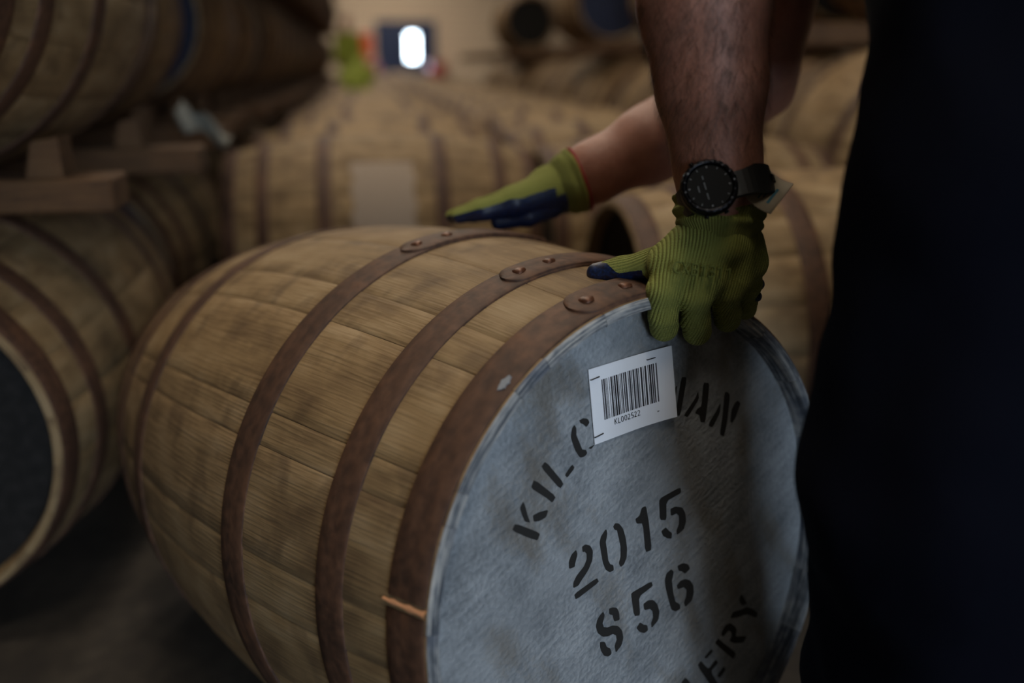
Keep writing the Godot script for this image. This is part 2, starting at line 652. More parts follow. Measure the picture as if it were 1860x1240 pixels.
func rivet(st: SurfaceTool, p: Vector3, n: Vector3, r: float, h: float) -> void:
	var y := n.normalized()
	var x := y.cross(Vector3.BACK).normalized()
	var b := Basis(x, y, x.cross(y))
	var wob := []
	for k in 12:
		wob.append(rng.randf_range(0.82, 1.15))
	var rings := []
	for q in [[1.0, -0.001], [0.96, h * 0.45], [0.62, h * 0.85], [0.25, h]]:
		var ring := []
		for k in 12:
			var w := TAU * k / 12.0
			ring.append(p + b * Vector3(r * q[0] * wob[k] * cos(w), q[1], r * q[0] * wob[k] * sin(w)))
		rings.append(ring)
	st.set_smooth_group(0)
	for i in 3:
		for k in 12:
			var k2 := (k + 1) % 12
			quad(st, rings[i][k2], rings[i][k], rings[i + 1][k], rings[i + 1][k2])
	for k in 12:
		tri(st, rings[3][(k + 1) % 12], rings[3][k], p + y * h)


func disc(r: float, z: float, rb: float, rings: int, sides: int, face: float, turn: float, scale: float, dish := 0.0) -> ArrayMesh:
	var st := begin()
	st.set_smooth_group(0)
	var cs := cos(turn)
	var sn := sin(turn)
	for i in rings:
		for k in sides:
			var p := []
			var uv := []
			for q in [[i, k], [i + 1, k], [i + 1, k + 1], [i, k + 1]]:
				var rr: float = r * q[0] / rings
				var a: float = TAU * q[1] / sides
				var x := rr * cos(a)
				var y := rr * sin(a)
				p.append(Vector3(x, rb + y, z + face * dish * (1.0 - rr * rr / (r * r))))
				uv.append(Vector2(0.5 + (x * cs + y * sn) / scale, 0.5 + (-x * sn + y * cs) / scale))
			if face < 0.0:
				p.reverse()
				uv.reverse()
			quad_uv(st, p, uv)
	# the back of the board
	for k in sides:
		var a := TAU * k / sides
		var b := TAU * (k + 1) / sides
		var q := [Vector3(r * cos(a), rb + r * sin(a), z - face * 0.02), Vector3(r * cos(b), rb + r * sin(b), z - face * 0.02), Vector3(0, rb, z - face * 0.02)]
		if face > 0.0:
			tri(st, q[1], q[0], q[2])
		else:
			tri(st, q[0], q[1], q[2])
	st.generate_normals()
	return st.commit()


const TINTS := [Color(0.9, 0.87, 0.83), Color(1.0, 0.98, 0.94), Color(0.86, 0.83, 0.8), Color(0.96, 0.91, 0.84), Color(0.93, 0.92, 0.9)]


func build_main_barrel() -> void:
	var rb := 0.3152
	var re := 0.2605
	var length := 0.89
	var b := Node3D.new()
	b.name = numbered("oak_barrel")
	add_child(b)
	b.transform = Transform3D(Basis(Vector3(0.8763, 0.0000, -0.4817), Vector3(-0.0573, 0.9929, -0.1043), Vector3(0.4783, 0.1190, 0.8701)), Vector3(0.0620, -0.0000, -1.0801))
	tag(b, "oak barrel with grey painted head and black stencilled letters being rolled by the gloved hands", "barrel")
	# joints read off the photograph on the side that shows, even widths elsewhere
	var joints := [34.0, 52.0, 68.0, 85.0, 102.5, 118.6, 127.0, 147.0, 153.2, 172.2, 181.6, 198.0, 214.0, 229.0, 246.0, 261.0, 277.0, 292.0, 308.0, 325.0, 340.0, 357.0, 376.0, 394.0]
	for k in joints.size() - 1:
		var tint: Color = TINTS[(k * 2 + 1) % 5]
		inst("stave", stave_mesh(joints[k], joints[k + 1], length, rb, re, tint, 8, 28, 0.0115, M.chime, M.oak), null, b)
	# hoops: laps where the photograph shows the rounded ends and their two rivets
	var bands := [[0.0022, 0.0425, 106.0, 92.0, 102.0], [0.0979, 0.1339, 104.8, 93.5, 101.0], [0.2606, 0.304, 105.2, 94.5, 101.6], [0.586, 0.629, 285.0, 272.0, 281.0], [0.756, 0.792, 285.0, 272.0, 281.0], [0.8475, 0.8878, 285.0, 272.0, 281.0]]
	for k in bands.size():
		var w: Array = bands[k]
		var st := begin()
		if k == 0:
			hoop_band(st, 169.7 - 360.0, 167.5, w[0], w[1], rb, re, length, 0.0, 0.0026, false)
		else:
			hoop_band(st, -180.0, 180.0, w[0], w[1], rb, re, length, 0.0, 0.0026, false)
		var h := mesh("hoop", st, M.iron, b)
		st = begin()
		hoop_band(st, w[2] - 36.0, w[2], w[0] + 0.0005, w[1] - 0.0005, rb, re, length, 0.0026, 0.0024, true)
		mesh("lap", st, M.iron, h)
		for a in [w[3], w[4]]:
			st = begin()
			var s: float = (w[0] + w[1]) * 0.5
			var p := on(rb, length, a, s, bulge(s / length, rb, re) + 0.005)
			rivet(st, p, Vector3(cos(deg_to_rad(a)), sin(deg_to_rad(a)), 0.0), 0.0068, 0.0028)
			mesh("rivet", st, M.rivet, h)
	# splintered strip of fresh wood in the gap of the end hoop
	var st := begin()
	var seq := []
	for i in 9:
		var s := lerpf(0.0, 0.047, i / 8.0)
		var wd := (0.9 - 0.4 * s / 0.047) * (0.75 + 0.25 * cos(i * 2.1))
		seq.append([on(rb, length, 168.6 - wd, s, bulge(s / length, rb, re) + 0.0015), on(rb, length, 168.6, s, bulge(s / length, rb, re) + 0.0042), on(rb, length, 168.6 + wd, s, bulge(s / length, rb, re) + 0.0015)])
	for i in 8:
		quad(st, seq[i + 1][0], seq[i + 1][1], seq[i][1], seq[i][0])
		quad(st, seq[i + 1][1], seq[i + 1][2], seq[i][2], seq[i][1])
	var splinter := mesh("wood_splinter", st, M.raw_wood, b)
	splinter.set_meta("label", "pale splinter of fresh wood in the gap of the end hoop")
	# dab of grey head paint that ran onto the end hoop
	st = begin()
	var dabs := PackedVector2Array()
	for i in 18:
		var w := TAU * i / 18.0
		dabs.append(Vector2(cos(w) * (0.007 + 0.0022 * sin(i * 2.7)), sin(w) * (0.0042 + 0.0012 * cos(i * 3.9))))
	var dab_at := on(rb, length, 126.5, 0.011, bulge(0.011 / length, rb, re) + 0.0027)
	var dab_n := Vector3(cos(deg_to_rad(126.5)), sin(deg_to_rad(126.5)), 0.12).normalized()
	var dab_x := Vector3.BACK.cross(dab_n).normalized()
	slab(st, dabs, -0.0004, 0.0004, Transform3D(Basis(dab_x, dab_n.cross(dab_x), dab_n), dab_at))
	mesh("paint_dab", st, M.dab, b).set_meta("label", "dab of blue-grey paint on the end hoop")
	# heads
	var head := inst("head", disc(re - 0.008, length * 0.5 - 0.0207, rb, 10, 96, 1.0, 0.38, 0.62), M.head_paint, b)
	head.set_meta("label", "grey painted barrel head")
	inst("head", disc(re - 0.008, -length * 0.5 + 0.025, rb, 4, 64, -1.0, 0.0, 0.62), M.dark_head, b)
	var face := Transform3D(Basis.IDENTITY, Vector3(0, rb, length * 0.5 - 0.0207))
	for g in stencil():
		st = begin()
		var poly := PackedVector2Array()
		for k in range(0, g.size(), 2):
			poly.append(Vector2(g[k], g[k + 1]) * 0.001)
		slab(st, softened(poly, 0.14), -0.0005, 0.0004, face)
		mesh("stencil_letter", st, M.stencil, head)
	paper_label(b, face)


# outlines of the stencilled strokes in millimetres on the barrel head
func stencil() -> Array:
	return [
		[-151.3, 88.6, -125.7, 71.6, -129.1, 65.8, -138.2, 71.1, -155.2, 83.1],  # K
		[-141.3, 105.0, -139.8, 101.1, -138.2, 92.6, -135.6, 84.2, -141.1, 86.9, -143.5, 93.2, -145.3, 100.3],  # K
		[-132.3, 89.8, -124.3, 90.5, -115.0, 89.7, -118.0, 83.8, -125.0, 82.6, -131.6, 83.7],  # K
		[-127.8, 121.1, -105.4, 99.0, -110.2, 94.7, -114.8, 99.7, -132.2, 114.4],  # I
		[-114.4, 133.9, -95.7, 108.5, -100.5, 104.5, -119.7, 129.8],  # L
		[-84.9, 122.9, -82.3, 119.1, -91.5, 112.2, -93.8, 115.6],  # L
		[-79.5, 157.8, -77.5, 154.2, -78.3, 148.8, -76.2, 142.2, -72.9, 133.6, -67.8, 131.8, -66.7, 128.4, -70.2, 126.2, -75.4, 126.6, -80.1, 134.0, -83.3, 143.0, -84.4, 148.3, -82.3, 155.4],  # C
		[-73.5, 160.4, -68.8, 161.3, -63.7, 159.6, -61.9, 155.6, -65.8, 152.4, -69.2, 155.8, -72.4, 157.6],  # C
		[-65.1, 132.6, -56.9, 134.2, -61.8, 131.1],  # C
		[52.2, 166.2, 50.0, 156.4, 45.4, 149.5, 44.0, 151.2, 43.5, 156.5],  # M
		[58.8, 172.4, 66.2, 170.5, 54.9, 134.7, 48.0, 136.3],  # M
		[81.7, 153.2, 82.3, 145.3, 65.2, 130.6, 60.1, 133.8, 78.0, 147.6],  # A
		[89.8, 160.2, 98.1, 158.1, 94.7, 137.7, 90.4, 119.5, 83.6, 121.1, 82.5, 128.9, 76.3, 132.0, 79.4, 135.7, 85.8, 137.0],  # A
		[114.2, 134.0, 112.7, 123.9, 101.1, 111.7, 95.7, 114.4, 96.8, 117.9, 108.9, 128.3],  # N
		[121.2, 143.6, 125.3, 143.0, 128.8, 139.1, 123.6, 112.2, 117.8, 97.4, 111.8, 101.7, 116.6, 118.8],  # N
		[141.5, 130.3, 145.1, 126.3, 136.1, 112.8, 130.7, 108.8, 128.7, 111.0, 130.7, 122.5, 137.3, 129.5],  # N
		[-86.6, 42.9, -85.2, 38.0, -88.6, 33.8, -89.1, 27.5, -96.1, 27.7, -95.8, 34.3, -92.3, 40.0],  # 2
		[-79.2, 43.4, -74.9, 44.2, -69.5, 41.2, -66.8, 35.3, -68.1, 26.7, -73.7, 18.7, -81.6, 13.5, -86.3, 8.2, -92.8, 8.0, -92.0, 13.2, -87.3, 18.5, -78.9, 23.5, -74.8, 29.0, -74.3, 34.8, -76.6, 37.8, -79.0, 38.2],  # 2
		[-63.8, 7.6, -61.6, 2.8, -90.3, -4.3, -92.1, 1.8],  # 2
		[-49.1, 51.0, -48.0, 46.1, -50.6, 39.9, -50.0, 30.7, -48.8, 20.1, -47.1, 15.5, -42.8, 13.0, -42.5, 7.7, -47.7, 7.5, -52.6, 11.8, -55.3, 19.3, -57.0, 31.0, -58.0, 40.3, -55.9, 45.7],  # 0
		[-40.2, 50.2, -37.4, 52.8, -32.9, 51.2, -28.1, 44.8, -25.4, 34.8, -24.2, 23.1, -25.5, 14.2, -29.1, 9.3, -33.5, 7.7, -35.6, 12.5, -32.6, 17.7, -32.0, 26.7, -33.9, 37.5, -35.3, 45.1, -38.5, 46.6],  # 0
		[3.1, 57.5, 5.6, 42.4, 8.2, 11.2, -0.4, 11.4, -2.0, 41.7, -10.1, 43.7, -11.5, 48.8, -5.6, 50.5, -2.4, 57.3],  # 1
		[51.0, 62.6, 52.4, 56.6, 30.9, 54.0, 29.9, 34.8, 21.1, 37.8, 21.2, 57.4, 24.2, 59.7],  # 5
		[36.2, 44.5, 42.7, 44.9, 52.8, 41.1, 56.8, 33.9, 57.6, 25.1, 53.8, 17.7, 44.0, 14.9, 43.6, 19.8, 47.5, 25.0, 47.9, 33.5, 45.2, 37.5, 36.5, 37.0],  # 5
		[28.8, 27.8, 32.1, 23.5, 36.9, 19.3, 35.9, 13.7, 30.2, 15.8, 24.7, 20.0, 22.2, 25.6],  # 5
		[-51.0, -28.1, -46.5, -28.4, -41.2, -30.8, -38.6, -36.6, -38.5, -44.4, -45.7, -43.0, -46.4, -36.5, -51.0, -33.7],  # S
		[-58.4, -28.3, -56.9, -32.4, -60.3, -38.7, -59.5, -43.3, -54.9, -46.0, -47.7, -46.5, -40.7, -49.7, -36.2, -55.9, -34.9, -64.2, -37.8, -70.8, -45.5, -75.4, -46.6, -68.1, -43.5, -63.6, -43.7, -58.2, -47.1, -54.9, -54.3, -54.9, -61.3, -52.5, -66.8, -46.5, -68.4, -39.3, -66.4, -33.5, -62.7, -30.2],  # S
		[-64.6, -56.5, -58.5, -58.9, -57.4, -64.2, -52.3, -68.2, -50.9, -74.1, -55.2, -75.4, -60.4, -72.6, -63.6, -66.9, -64.9, -61.6],  # S
		[5.7, -20.9, 7.5, -26.2, -11.9, -30.3, -11.5, -50.0, -19.5, -47.6, -22.0, -24.1, -19.2, -22.8],  # 5
		[-6.4, -40.2, 0.1, -38.7, 7.1, -40.8, 12.5, -47.3, 14.9, -56.2, 12.8, -64.4, 3.4, -69.1, 2.7, -63.9, 5.9, -59.7, 5.7, -52.6, 3.3, -48.8, -5.5, -46.9],  # 5
		[-11.9, -57.2, -8.3, -61.0, -2.7, -63.7, -1.8, -69.6, -7.0, -70.5, -13.2, -67.0, -17.2, -61.0],  # 5
		[34.0, -17.9, 37.2, -22.0, 34.1, -28.4, 34.8, -40.6, 36.8, -53.4, 44.0, -59.2, 44.4, -64.4, 37.5, -64.8, 31.7, -60.6, 28.9, -50.5, 25.1, -35.1, 24.3, -25.9, 27.3, -20.0],  # 6
		[42.8, -17.5, 51.6, -17.5, 58.3, -21.3, 60.8, -26.8, 53.0, -29.6, 49.8, -25.9, 44.5, -23.6],  # 6
		[41.0, -37.9, 46.6, -34.9, 53.4, -35.3, 60.2, -39.2, 64.7, -46.4, 65.0, -54.7, 61.8, -61.8, 51.9, -65.2, 50.1, -59.9, 53.8, -54.7, 54.9, -48.0, 51.7, -43.2, 42.1, -42.5],  # 6
		[139.3, -83.8, 141.8, -87.5, 148.1, -98.3, 139.5, -96.7, 135.1, -88.7],  # Y
		[120.1, -104.3, 124.9, -98.8, 137.3, -101.2, 148.0, -102.0, 157.3, -107.4, 166.0, -115.9, 163.1, -120.5, 147.1, -109.6, 131.8, -107.5],  # Y
		[105.3, -118.8, 106.1, -114.5, 112.1, -109.5, 119.9, -109.8, 127.5, -116.5, 129.9, -122.1, 127.7, -128.7, 146.2, -135.3, 140.6, -140.6, 125.5, -135.3, 117.8, -129.9, 121.9, -125.5, 120.8, -119.4, 116.4, -116.7, 109.1, -120.3],  # R
		[100.1, -119.5, 105.0, -125.1, 127.7, -147.6, 123.5, -153.4, 115.9, -145.5, 94.3, -122.6],  # R
		[72.5, -133.7, 77.7, -141.4, 83.7, -147.7, 95.4, -142.0, 98.7, -147.1, 86.7, -152.2, 100.3, -176.4, 91.3, -176.6, 66.8, -137.2],  # E
		[89.0, -127.3, 91.4, -130.6, 80.5, -134.8, 77.5, -132.2],  # E
		[107.7, -155.1, 110.1, -160.4, 100.2, -165.5, 96.5, -161.5],  # E
		[48.9, -141.8, 69.9, -176.7, 61.2, -177.4, 40.9, -145.5],  # L
	]


func paper_label(b: Node3D, face: Transform3D) -> void:
	# 101 by 69 mm card, stapled at its corners, its right edge lifting
	var w := 0.101
	var h := 0.0695
	var tilt := deg_to_rad(2.0)
	var place := face * Transform3D(Basis(Vector3.BACK, tilt), Vector3(-0.0092, 0.1709, 0.0006))
	var im := Image.create(1010, 695, false, Image.FORMAT_RGB8)
	im.fill(Color(0.9, 0.91, 0.94))
	var r := RandomNumberGenerator.new()
	r.seed = 2522
	var x := 140
	while x < 815:
		var bar := [8, 8, 14, 20][r.randi() % 4] as int
		var tone := [Color(0.07, 0.07, 0.09), Color(0.12, 0.12, 0.14), Color(0.2, 0.2, 0.23)][r.randi() % 3] as Color
		im.fill_rect(Rect2i(x, 125, bar, 375), tone)
		x += bar + ([7, 7, 12, 18][r.randi() % 4] as int)
	var st := begin()
	st.set_smooth_group(0)
	var n := 16
	var cols := []
	for i in n + 1:
		var t := float(i) / n
		var lift := 0.0012 + 0.006 * pow(maxf(0.0, (t - 0.45) / 0.55), 2.0)
		cols.append([Vector3((t - 0.5) * w, -h * 0.5, lift), Vector3((t - 0.5) * w, h * 0.5, lift * 0.8), t])
	for side in [1.0, -1.0]:
		for i in n:
			var off := Vector3(0, 0, 0.0001 * side)
			var p := [place * (cols[i][0] + off), place * (cols[i + 1][0] + off), place * (cols[i + 1][1] + off), place * (cols[i][1] + off)]
			var uv := [Vector2(cols[i][2], 1), Vector2(cols[i + 1][2], 1), Vector2(cols[i + 1][2], 0), Vector2(cols[i][2], 0)]
			if side < 0.0:
				p.reverse()
				uv = [Vector2(0.02, 0.02), Vector2(0.02, 0.03), Vector2(0.03, 0.03), Vector2(0.03, 0.02)]
			quad_uv(st, p, uv)
	var tex := ImageTexture.create_from_image(im)
	var label := mesh("paper_label", st, mat(Color.WHITE, 0.55, 0.0, tex), b)
	label.set_meta("label", "white paper label with a barcode stapled to the head")
	var t := TextMesh.new()
	var f := SystemFont.new()
	f.font_names = PackedStringArray(["Droid Sans Mono"])
	t.font = f
	t.text = "KL002522"
	t.font_size = 32
	t.pixel_size = 0.00022
	t.depth = 0.0002
	var o := inst("label_number", t, M.ink, label)
	o.transform = place * Transform3D(Basis.IDENTITY, Vector3(-0.0086, -0.0203, 0.0016))
	for q in [[-0.0442, 0.0255, 4.0], [0.0256, 0.0275, 0.0], [-0.045, -0.0273, 6.0], [0.0336, -0.0243, 0.0]]:
		st = begin()
		tube(st, [Vector3(-0.0052, 0, -0.001), Vector3(-0.005, 0, 0.0005), Vector3(0.005, 0, 0.0005), Vector3(0.0052, 0, -0.001)], [0.0005, 0.0005, 0.0005, 0.0005], 6)
		o = mesh("staple", st, M.staple, label)
		o.transform = place * Transform3D(Basis(Vector3.BACK, deg_to_rad(q[2])), Vector3(q[0], q[1], 0.0018 + (0.001 if q[0] > 0.0 else 0.0)))


# a barrel for the rows: every stave its own piece when near, one bodied when far
func make_cask(called: String, rb: float, re: float, length: float, staves: int, near: bool, head: Material) -> Node3D:
	var b := Node3D.new()
	b.name = numbered(called)
	b.set_meta("base_name", called)
	add_child(b)
	var step := 360.0 / staves
	if near:
		for k in staves:
			inst("stave", stave_mesh(k * step, (k + 1) * step, length, rb, re, TINTS[(k * 3 + 1) % 5], 5, 12, 0.012, M.oak, M.oak), null, b)
	else:
		var st := begin()
		for k in staves:
			st.set_color(TINTS[(k * 3 + 1) % 5])
			var off := Vector2(rng.randf(), rng.randf())
			for i in 10:
				var s0 := length * i / 10.0
				var s1 := length * (i + 1) / 10.0
				for j in 2:
					var p := []
					var uv := []
					for q in [[s1, j], [s1, j + 1], [s0, j + 1], [s0, j]]:
						var a: float = (k + q[1] * 0.5) * step
						var r := bulge(q[0] / length, rb, re) - (0.003 if q[1] != 1 else 0.0)
						p.append(on(rb, length, a, q[0], r))
						uv.append(off + Vector2(q[0] / 0.9, q[1] * 0.1))
					quad_uv(st, p, uv)
			for e in 2:
				for j in 2:
					var a0 := (k + j * 0.5) * step
					var a1 := (k + (j + 1) * 0.5) * step
					var z := 0.0 if e == 0 else length
					var z2 := 0.03 if e == 0 else length - 0.03
					var p := [on(rb, length, a0, z, re - 0.003), on(rb, length, a1, z, re - 0.003), on(rb, length, a1, z, re - 0.016), on(rb, length, a0, z, re - 0.016), on(rb, length, a1, z2, re - 0.02), on(rb, length, a0, z2, re - 0.02)]
					if e == 0:
						quad(st, p[0], p[1], p[2], p[3])
						quad(st, p[3], p[2], p[4], p[5])
					else:
						quad(st, p[3], p[2], p[1], p[0])
						quad(st, p[5], p[4], p[2], p[3])
		mesh("body", st, M.oak, b)
	var k := length / 0.89
	for w in [[0.002, 0.042], [0.098, 0.134], [0.262, 0.304], [0.586, 0.628], [0.756, 0.792], [0.848, 0.888]]:
		var st := begin()
		hoop_band(st, -180.0, 180.0, w[0] * k, w[1] * k, rb, re, length, -0.0005, 0.003, false)
		mesh("hoop", st, M.iron, b)
	for e in [1.0, -1.0]:
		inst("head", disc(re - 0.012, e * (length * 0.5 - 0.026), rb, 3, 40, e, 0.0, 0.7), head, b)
	return b


func place(o: Node3D, at: Vector3, rot: Vector3, label: String, group := "") -> Node3D:
	o.position = at
	o.rotation_degrees = Vector3(rot.x, rot.y, 0.0)
	if rot.z != 0.0:
		roll(o, rot.z)
	tag(o, label, "barrel", group)
	return o


func build_rows() -> void:
	# left stack: two tiers, axes along the warehouse
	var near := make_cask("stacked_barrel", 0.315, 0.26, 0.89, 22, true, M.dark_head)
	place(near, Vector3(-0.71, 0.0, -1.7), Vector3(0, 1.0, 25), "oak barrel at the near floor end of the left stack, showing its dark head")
	var o := dup(near, Vector3(-0.69, 0.655, -1.7), Vector3(0, 0, 90))
	place(o, o.position, Vector3(0, 0, 90), "first barrel of the upper tier above the rails of the left stack")
	o = dup(near, Vector3(-0.82, 0.655, -2.7), Vector3.ZERO)
	place(o, o.position, Vector3(0, 0, 200), "second upper tier barrel of the left stack, in front of the blue headed one")
	o = dup(near, Vector3(-0.76, 0.0, -2.79), Vector3.ZERO)
	place(o, o.position, Vector3(0, 0, 130), "blue headed barrel on the floor behind the dark headed one of the left stack")
	paint_head(o)
	o = dup(near, Vector3(-0.78, 0.655, -3.66), Vector3.ZERO)
	place(o, o.position, Vector3(0, 1.0, 20), "upper tier barrel of the left stack with a dark blue head")
	paint_head(o)
	var lying := make_cask("crosswise_barrel", 0.315, 0.26, 0.89, 22, true, M.dark_head)
	var m := lying
	m.position = Vector3(0.04, 0.0, -2.78)
	place(m, m.position, Vector3(0, 90, 0), "weathered barrel lying crosswise right behind the rolling barrel, with a pale chalky patch")
	o = dup(lying, Vector3(0.95, 0.0, -2.74), Vector3.ZERO)
	place(o, o.position, Vector3(0, 91, 75), "crosswise barrel behind the hairy forearm, beside the barrel with the chalky patch")
	var st := begin()
	for i in 6:
		for j in 10:
			var p := []
			var uv := []
			for q in [[i, j], [i, j + 1], [i + 1, j + 1], [i + 1, j]]:
				var s: float = 0.36 + 0.17 * q[0] / 6.0 + 0.006 * sin(q[1] * 2.3)
				var a: float = 128.0 + 52.0 * q[1] / 10.0 + 1.2 * sin(q[0] * 3.1)
				p.append(on(0.315, 0.89, a, s, bulge(s / 0.89, 0.315, 0.26) + 0.0014))
				uv.append(Vector2(s, a * 0.01))
			p.reverse()
			uv.reverse()
			quad_uv(st, p, uv)
	var patch := mesh("chalk_patch", st, M.chalk, m)
	patch.set_meta("label", "pale chalky patch between the middle hoops")
	o = dup(near, Vector3(0.9, 0.0, -1.66), Vector3.ZERO)
	place(o, o.position, Vector3(0, 90, 140), "crosswise barrel showing between the gripping glove and the navy trouser leg")
	# everything beyond is out of focus
	var far := make_cask("row_barrel", 0.315, 0.26, 0.89, 20, false, M.dark_head)
	var first := true
	var floor_rows := "barrels lying in rows across the floor"
	var row_z := -2.78
	for r in range(1, 36):
		row_z -= rng.randf_range(0.65, 0.72)
		var row_x := rng.randf_range(-0.015, 0.045)
		for c in 2:
			if c == 0 and row_z < -18.9 and row_z > -21.6 or row_z < -27.6:
				continue
			var at := Vector3(0.04 + row_x + c * 0.925 + rng.randf_range(-0.012, 0.012), 0.0, row_z)
			o = far if first else dup(far, Vector3.ZERO, Vector3.ZERO)
			first = false
			var said := "crosswise barrel next to the %s stack, in the %s floor row from the rolling barrel" % ["left" if c == 0 else "right", nth(r + 1)]
			if r == 1:
				said = "second row barrel right behind the one with the chalky patch" if c == 0 else "second row barrel behind the crosswise one at the hairy forearm"
			elif r == 2:
				said = "third row barrel, two behind the one with the chalky patch" if c == 0 else "third row barrel, two behind the crosswise one at the hairy forearm"
			if r == 8 and c == 0:
				jacket_at = at
			place(o, at, Vector3(0, 90 + rng.randf_range(-2.0, 2.0), 0), said, floor_rows if r > 2 else "")
			roll(o, rng.randf_range(0, 360))
	for k in range(2, 16):
		o = dup(far, Vector3.ZERO, Vector3.ZERO)
		place(o, Vector3(-0.76 + rng.randf_range(-0.03, 0.02), 0, -2.79 - (k - 1) * 0.93), Vector3.ZERO, "floor tier barrel of the left stack, %s from its near end" % nth(k + 1), "floor tier barrels of the left stack")
		roll(o, rng.randf_range(0, 360))
	for k in range(3, 16):
		o = dup(far, Vector3.ZERO, Vector3.ZERO)
		place(o, Vector3(-0.78 + rng.randf_range(-0.03, 0.03), 0.655, -3.66 - (k - 2) * 0.93), Vector3.ZERO, "upper tier barrel of the left stack, %s from its near end" % nth(k + 1), "upper tier barrels of the left stack")
		roll(o, rng.randf_range(0, 360))
	for k in 16:  # both unseen tiers set outward to shade those below; the topmost is added
		o = dup(far, Vector3.ZERO, Vector3.ZERO)
		place(o, Vector3(-0.62 + rng.randf_range(-0.02, 0.02), 1.963, -1.75 - k * 0.93), Vector3.ZERO, "added unseen topmost tier barrel of the left stack, %s from its near end" % nth(k + 1), "added topmost tier barrels of the left stack")
		roll(o, rng.randf_range(0, 360))
		o = dup(far, Vector3.ZERO, Vector3.ZERO)
		place(o, Vector3(-0.67 + rng.randf_range(-0.02, 0.02), 1.31, -1.72 - k * 0.93), Vector3.ZERO, "third tier barrel of the left stack, %s from its near end" % nth(k + 1), "third tier barrels of the left stack")
		roll(o, rng.randf_range(0, 360))
		for dz in [0.25, -0.25]:
			st = begin()
			box(st, Vector3(-0.76, 1.2945, 0), Vector3(0.8, 0.05, 0.1), Basis.IDENTITY, 0.004)
			o = mesh("rack_rail", st, M.rail_wood, self)
			o.position.z = -1.72 - k * 0.93 + dz
			tag(o, "timber rail under the third tier of the left stack, %s from the near end" % nth(k * 2 + (1 if dz > 0.0 else 2)), "rail", "third tier rails of the left stack")
			o = o.duplicate()
			o.name = numbered("rack_rail")
			add_child(o)
			o.position = Vector3(0.06, 0.653, o.position.z - 0.03)
			tag(o, "timber rail under the added topmost tier of the left stack, %s from the near end" % nth(k * 2 + (1 if dz > 0.0 else 2)), "rail", "rails of the added topmost tier")
	# rails and chocks of the left stack
	var zs := [-1.45, -1.95, -2.54, -3.04]
	for k in range(1, 15):
		zs.append(-2.79 - k * 0.93 + 0.25)
		zs.append(-2.79 - k * 0.93 - 0.25)
	for k in zs.size():
		st = begin()
		var reach: float = [0.37, 0.33, 0.36, 0.4][k] if k < 4 else 0.4 + rng.randf_range(-0.03, 0.03)
		box(st, Vector3((-1.15 - reach) * 0.5, 0.6395, 0), Vector3(1.15 - reach, 0.05, 0.1), Basis(Vector3.UP, rng.randf_range(-0.02, 0.02)), 0.004)
		o = mesh("rack_rail", st, M.rail_wood, self)
		o.position.z = zs[k]
		var which: String = ["nearest rough timber rail between the two tiers of the left stack", "second timber rail from the front of the left stack", "third timber rail of the left stack beside the pale rag", "fourth timber rail of the left stack behind the pale rag"][k] if k < 4 else "timber rail under the upper tier of the left stack, %s from the near end" % nth(k + 1)
		tag(o, which, "rail", "" if k < 4 else "far rails of the left stack")
		st = begin()
		var poly := PackedVector2Array([Vector2(0, 0), Vector2(0.052, 0), Vector2(0.05, 0.058), Vector2(0.012, 0.05)])
		slab(st, poly, -0.03, 0.03)
		o = mesh("wedge_block", st, M.rail_wood, self)
		o.position = Vector3(-0.49 if k < 2 else -0.6, 0.6645, zs[k])
		which = ["wooden wedge on the nearest rail of the left stack", "wooden wedge on the second rail of the left stack", "wooden wedge on the third rail beside the pale rag", "wooden wedge on the fourth rail of the left stack"][k] if k < 4 else "wooden wedge on the %s rail from the near end of the left stack" % nth(k + 1)
		tag(o, which, "wedge", "" if k < 4 else "far wedges of the left stack")
	# a pale crumpled rag hanging from the third rail
	st = begin()
	st.set_smooth_group(0)
	var rows := []
	for i in 17:
		var row := []
		var t := i / 16.0
		for j in 9:
			var w := (j - 4) / 4.0
			var along := Vector3(lerpf(-0.445, -0.33, t), 0.715 - 0.07 * t - 0.012 * sin(t * 9.0), -2.34 + 0.02 * sin(t * 7.0))
			var wide := lerpf(0.034, 0.017, t)
			row.append(along + Vector3(0.25 * w * wide, w * wide * 0.8, 0.03 * cos(w * 3.0 + t * 6.0) + 0.012 * sin(w * 9.0 + t * 14.0)))
		rows.append(row)
	for i in 16:
		for j in 8:
			quad(st, rows[i][j], rows[i + 1][j], rows[i + 1][j + 1], rows[i][j + 1])
			var back := Vector3(0, 0, -0.004)
			quad(st, rows[i][j + 1] + back, rows[i + 1][j + 1] + back, rows[i + 1][j] + back, rows[i][j] + back)
	tag(mesh("crumpled_rag", st, M.rag, self), "pale crumpled rag caught on the rails of the left stack", "rag")
	# right stack: larger casks with rails above, a few barrels on top
	var butt := make_cask("large_cask", 0.45, 0.385, 1.12, 26, true, M.dark_head)
	place(butt, Vector3(1.97, 0, -3.1), Vector3.ZERO, "large cask at the near end of the right stack, partly behind the worker")
	o = dup(butt, Vector3.ZERO, Vector3.ZERO)
	place(o, Vector3(1.98, 0, -1.92), Vector3.ZERO, "added large cask of the right stack, unseen behind the worker")  # added out of view to block low light from the right
	for k in range(1, 9):
		o = dup(butt, Vector3.ZERO, Vector3.ZERO)
		place(o, Vector3(2.0 + rng.randf_range(-0.04, 0.04), 0, -3.1 - k * 1.18), Vector3.ZERO, "large cask on the floor of the right stack, %s beyond the worker" % nth(k + 1), "large casks of the right stack")
		roll(o, rng.randf_range(0, 360), 0.45)
